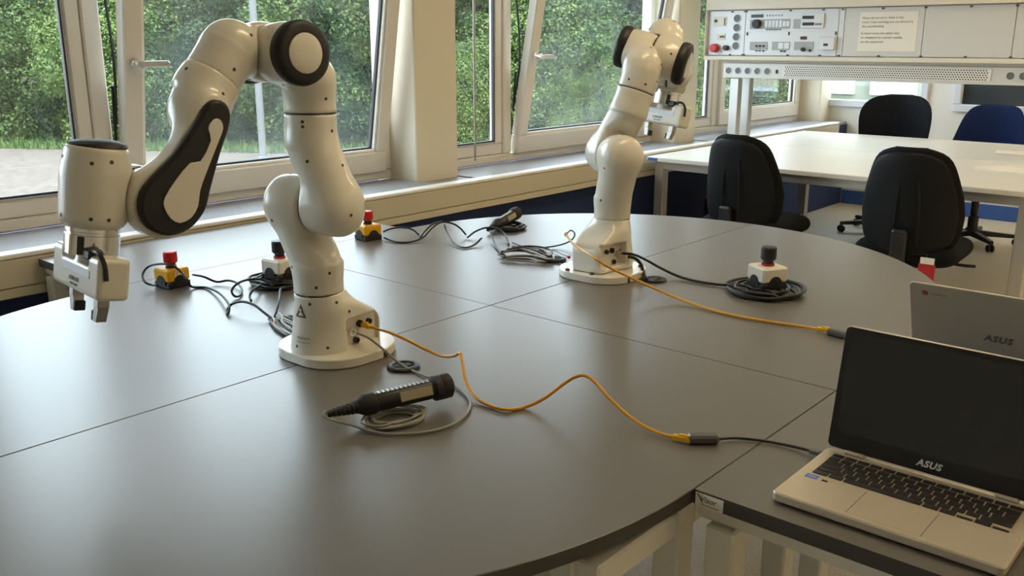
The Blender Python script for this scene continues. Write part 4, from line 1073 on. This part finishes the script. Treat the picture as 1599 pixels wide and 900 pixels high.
# --- enabling devices (hand-held grips)
def grip(loc, rz, z, label, pitch=0.0, coil_m='grey_cable'):
    g = empty('hand_grip', (loc[0], loc[1], ZT), rz, label, 'controller')
    M = Matrix.Translation((0, 0, z)) @ Matrix.Rotation(pitch, 4, 'Y') @ Matrix.Rotation(PI/2, 4, 'Y')   # local z -> +x
    MB().lathe([(.0165,-.055),(.0175,-.05),(.0185,0),(.0190,.055),(.0180,.062)], 20, M).build('grip_body', 'black_plastic', g)
    MB().lathe([(.0185,.060),(.0245,.066),(.0250,.078),(.0235,.080),(.0250,.083),(.0245,.098),(.0195,.102),(.0005,.103)], 20, M, cap=False).build('grip_head', 'black_rubber', g)
    MB().lathe([(.016,-.052),(.0205,-.056),(.0205,-.076),(.0150,-.086),(.0130,-.090)], 12, M).build('strain_collar', 'black_rubber', g)
    pr = []
    for k in range(7):
        zz = -.088-.0085*k; r = .0125-.0009*k
        pr += [(r, zz), (r, zz-.005), (r*.78, zz-.006), (r*.78, zz-.008)]
    MB().lathe(pr, 14, M).build('strain_relief', 'black_rubber', g)
    MB().box(-.010, .056, -.0195, -.0165, -.010, .0085, .001, Matrix.Translation((0,0,z)) @ Matrix.Rotation(pitch,4,'Y') @ Matrix.Rotation(-.35,4,'X')).build('grip_pad', 'beige_pad', g)
    ribs = MB()
    for k in range(12): ribs.box(-.048+k*.009, -.043+k*.009, -.006, .006, .0165, .0195, .0005, Matrix.Translation((0,0,z)) @ Matrix.Rotation(pitch,4,'Y'))
    ribs.build('grip_ribs', 'dull_metal', g)
    return g
g1 = grip((-.655, -.362), math.radians(-19), .034, 'black hand-held grip lying on a coil of thin grey cable near the camera', -.04)
coil('cable_coil', -.028, -.028, .040, .062, 0, .0024, 'grey_cable', g1, 9, 9, .75)
g2 = grip((.83, .69), math.radians(15), .030, 'black hand-held enabling grip lying by the window behind the farther robot', -.10)
coil('cable_coil', -.03, -.03, .055, .075, 0, .0035, 'black_cable', g2, 6, 11, .85)

# --- grommets let into the table
for (x, y, lab) in ((-.482, -.176, 'black oval cable grommet set in the table in front of the nearer robot'), (.515, -.175, 'black round cable grommet set in the table beside the farther robot'), (.53, .21, 'black cable grommet set in the table left of the farther robot')):
    gm = empty('cable_grommet', (x, y, ZT), 0, lab, 'grommet')
    MB().lathe([(.034,.0004),(.036,.001),(.036,.0045),(.032,.0065),(.025,.0065),(.022,.003)], 28).build('grommet_rim', 'black_plastic', gm)
    MB().box(-.020, .020, -.009, .009, .0035, .0050, .001).build('grommet_slot', 'hole_dark', gm)

# --- network cables, adapters and other leads
def net_plug(parent, p, d, m='yellow_plug'):
    M = frame_M(p, d, Vector((0,0,1)).cross(Vector(d)))
    MB().box(-.012, .010, -.0055, .0055, -.005, .005, .0015, M).build('plug_boot', m, parent)
    MB().box(.010, .024, -.0058, .0058, -.0045, .0045, .0008, M).build('plug', m, parent)
    MB().box(.0, .020, -.003, .003, .0048, .008, .0008, M).build('plug_latch', m, parent)
def net_cable(key, r, label):
    c = empty('network_cable', (0,0,ZT), 0, label, 'cable')
    pts = [(x, y, max(z, r+.0008)) for x, y, z in CAB[key]]
    MB().tube(pts, r, 8, 7).build('lead', 'yellow_cable', c, 180)
    a, b = Vector(pts[-1]), Vector(pts[-2]); net_plug(c, tuple(a), (a-b).normalized())
    a, b = Vector(pts[0]), Vector(pts[1]); net_plug(c, tuple(a), (a-b).normalized())
    return c
net_cable('yellow_near', .0034, 'yellow network cable winding from the nearer robot to the open laptop')
net_cable('yellow_far', .0034, 'yellow network cable running past the farther robot to the second laptop')
def usb_adapter(key, label, tail=None):
    a = empty('network_adapter', (0,0,ZT), 0, label, 'adapter')
    p, q_ = [Vector(v) for v in CAB[key]]; d = q_-p
    M = frame_M(tuple(p+Vector((0,0,.001))), d.normalized(), Vector((0,0,1)).cross(d))
    MB().box(.0, d.length, -.0105, .0105, -.008, .008, .004, M).build('adapter_body', 'adapter_grey', a)
    if tail:
        pts = [(x, y, max(z, .0036)) for x, y, z in CAB[tail]]
        MB().tube(pts, .0026, 8, 7).build('adapter_lead', 'black_cable', a, 180)
        t = Vector(pts[-1]); dd = (t-Vector(pts[-2])).normalized()
        MB().box(-.016, .004, -.006, .006, -.0035, .0035, .001, frame_M(tuple(t), dd, Vector((0,0,1)).cross(dd))).build('usb_plug', 'adapter_grey', a)
usb_adapter('adapter_near', 'grey network adapter with a black lead plugged into the open laptop', 'usb_near')
usb_adapter('adapter_far', 'grey network adapter at the end of the far yellow cable')
cable_thing('sensor_cable', 'grey_near', .0026, 'grey_cable', 'thin grey cable from the nearer robot base curling round to the hand grip')
cable_thing('power_cable', 'black_far', .0040, 'black_cable', 'black cable from the farther robot base to the coiled white stop box')
cable_thing('power_cable', 'thick_far', .0052, 'black_cable', 'thick short black cable from the farther robot base into the table grommet')
cable_thing('stop_cable', 'es1_loop', .0034, 'black_cable', 'black cable looping over the yellow stop box below the gripper')
cable_thing('stop_cable', 'es1_right', .0034, 'black_cable', 'black cable leading right from the yellow stop box to the half-hidden white box')
cable_thing('stop_cable', 'es1_extra', .0034, 'black_cable', 'short black cable dropping from the half-hidden white box to the cable bundle')
cable_thing('stop_cable', 'ws1_arc', .0034, 'black_cable', 'short black cable arc left of the half-hidden white box')
cable_thing('stop_cable', 'es2_a', .0034, 'black_cable', 'small black cable arch right beside the stop box at the trunking')
cable_thing('stop_cable', 'es2_b', .0034, 'black_cable', 'long wavy black cable from the stop box at the trunking')
cable_thing('stop_cable', 'es2_c', .0034, 'black_cable', 'short rising black cable crossing the wavy one by the trunking')
cable_thing('stop_cable', 'es2_d', .0034, 'black_cable', 'hanging black cable loop ending at the far hand grip')
cable_thing('stop_cable', 'dev2_cable', .0034, 'black_cable', 'black cable arching in front of the far hand grip')
cable_thing('lead_wire', 'psu_out', .0026, 'black_cable', 'thin black wire ending in a small loop at the far yellow plug')
cable_thing('lead_wire', 'bundle_c', .0034, 'black_cable', 'black wire passing the pale bundle to the farther robot')
rw = empty('tipped_wire', (0,0,ZT), 0, 'thin dark wire with a red tip left of the farther robot', 'wire')
pts = [(x, y, max(z, .003)) for x, y, z in CAB['psu_red']]; MB().tube(pts, .0018, 7, 6).build('wire', 'black_cable', rw, 180)
MB().cyl(pts[-1], (pts[-1][0]-.012, pts[-1][1]-.014, .014), .005, 10, bev=.001).build('red_tip', 'red_plastic', rw)
for nm, ks, lab in (('cable_bundle', ('bundle_a', 'bundle_b'), 'bundle of pale and black tied cables left of the farther robot'), ('cable_bundle', ('bundle1_a', 'bundle1_b'), 'bundle of pale and black tied cables just left of the nearer robot base')):
    bnd = empty(nm, (0,0,ZT), 0, lab, 'cables')
    for i, k in enumerate(ks):
        for j in range(3):
            pts = [(x+.006*j, y-.008*j, max(z, .0036)+.004*j) for x, y, z in CAB[k]]
            MB().tube(pts, .0028, 7, 6).build('tied_cable', 'pale_cable' if (i+j) % 2 == 0 else 'black_cable', bnd, 180)
    x, y, z = CAB[ks[0]][3]
    MB().lathe([(.014,-.004),(.014,.004)], 14, Matrix.Translation((x, y, .014)) @ Matrix.Rotation(PI/2, 4, 'Y')).build('cable_tie', 'black_plastic', bnd)

# ================================================================== LAPTOPS
def keyboard(parent, kx0, ky0, wd, dp, z):
    """keys laid in rows; x runs across the laptop, y from front to back (local)"""
    rows = [[1]*14, [1]*13+[1.5], [1.5]+[1]*12+[1.0], [1.8]+[1]*11+[1.7], [2.3]+[1]*10+[2.2], None]
    cache = {}; n = len(rows); rh = dp/n
    def key(w, h):
        kk = (round(w, 4), round(h, 4))
        if kk not in cache: cache[kk] = MB().box(-w/2, w/2, -h/2, h/2, 0, .0014, .0008).mesh('key', 'key_black')
        return cache[kk]
    for i, row in enumerate(rows):
        y = ky0+dp-rh*(i+.5); h = rh-.0022 if i else rh*.72
        if row:
            tot = sum(row); x = kx0
            for u in row:
                w = wd*u/tot; link('key', key(w-.0022, h), parent, Matrix.Translation((x+w/2, y, z))); x += w
        else:
            unit = wd/14.5; x = kx0
            for u, part in ((1.3,0),(1.2,0),(6.0,0),(1.2,0),(1.2,0),(1.2,1),(1.2,2),(1.2,1)):
                w = unit*u
                hs_ = [(0, h)] if not part else ([(-h*.27, h*.42)] if part == 1 else [(-h*.27, h*.42), (h*.27, h*.42)])
                for dy, hh in hs_: link('key', key(w-.0022, hh), parent, Matrix.Translation((x+w/2, y+dy, z)))
                x += w
def laptop(loc, rz, label, lid_deg, detail):
    """local frame: x across, y from front edge (0) to hinge (D), z up"""
    W, D, th = .327, .214, .0145
    l = empty('laptop', (loc[0], loc[1], ZT), rz, label, 'laptop')
    bs = MB().prism(rrect(W, D, .010, 5, 0, D/2), .0025, .0025+th, .0022).build('laptop_base', 'laptop_champagne', l, 40)
    for x in (-.13, .13):
        for y in (.02, D-.02): MB().cyl((x, y, .0002), (x, y, .003), .006, 10).build('foot', 'black_rubber', l)
    zt = .0025+th
    MB().box(-.148, .148, D-.110+.004, D-.014, zt-.0004, zt+.0001).build('key_bed', 'laptop_champagne', bs)
    keyboard(bs, -.144, D-.113, .288, .093, zt+.0002)
    tp = MB().box(-.052, .052, .012, D-.119, zt-.0004, zt+.0003, .0002).build('touchpad', 'laptop_champagne', bs)
    for x in (-.0525, .0525): MB().box(x-.0003, x+.0003, .012, D-.119, zt-.0004, zt+.0004).build('touchpad_seam', 'logo_grey', bs)
    if detail:
        MB().box(-.147, -.127, D-.132, D-.118, zt+.0001, zt+.0005).build('sticker', 'sticker_blue', bs)
        link('lettering', text_mesh('intel', .006, .0002, 'paper'), bs, Matrix.Translation((-.137, D-.125, zt+.0007)))
        MB().box(-.120, -.111, D-.130, D-.1245, zt+.0001, zt+.0005).build('sticker', 'bezel_black', bs)
    for x in (-.115, .115): MB().box(x-.017, x+.017, D-.012, D-.002, zt+.0002, zt+.0062, .002).build('hinge', 'laptop_champagne', bs)
    lid = empty('lid', (0, D-.006, zt+.004), 0); lid.parent = l; lid.rotation_euler = (math.radians(90-lid_deg), 0, 0)
    H = .208
    # lid stands along local z, screen toward -y
    def lb(name, m, x0, x1, z0, z1, y0, y1, b=.001): return MB().box(x0, x1, y0, y1, z0, z1, b).build(name, m, lid)
    MB().prism(rrect(W-.001, H, .009, 5, 0, H/2), -.0062, -.0004, .0016, Matrix(((1,0,0,0),(0,0,-1,0),(0,1,0,0),(0,0,0,1)))).build('lid_shell', 'laptop_lid', lid, 40)
    MB().prism(rrect(W-.003, H-.003, .008, 5, 0, H/2), -.0001, .0010, .0003, Matrix(((1,0,0,0),(0,0,-1,0),(0,1,0,0),(0,0,0,1)))).build('bezel', 'bezel_black', lid, 40)
    lb('screen', 'screen_glass', -.153, .153, .030, H-.009, -.0014, -.0011, 0)
    link('lettering', text_mesh('ASUS', .0150, .0003, 'logo_silver', .25, space=1.1, bold=.0006), lid, frame_M((0, -.0013, .0150), (1,0,0), (0,0,1)))
    link('lettering', text_mesh('ASUS', .021, .0004, 'logo_grey', .25, space=1.1, bold=.0009), lid, frame_M((-.005, .0066, .098), (-1,0,0), (0,0,1)))
    MB().lathe([(.006,0),(.006,.0004)], 18, frame_M((.132, .0063, H-.022), (1,0,0), (0,0,-1))).build('badge', 'leg_tag_red', lid)
    MB().lathe([(.0028,0),(.0028,.0006)], 14, frame_M((.132, .0063, H-.022), (1,0,0), (0,0,-1))).build('badge_centre', 'sticker_blue', lid)
    link('lettering', text_mesh('chromebook', .0055, .0003, 'logo_grey'), lid, frame_M((.105, .0065, H-.022), (-1,0,0), (0,0,1)))
    MB().cyl((0, -.0010, H-.0045), (0, -.0015, H-.0045), .0015, 10).build('webcam', 'screen_glass', lid)
    return l
# the first laptop faces the camera side (front edge toward -x, width along -y)
laptop((-.520, -1.045-.1635), -PI/2, 'open champagne laptop with black keyboard and dark screen at the table edge', 100, True)
laptop((.248+.208, -1.003-.1635), PI/2, 'second laptop seen from behind, its grey lid raised beyond the open laptop', 114, False)
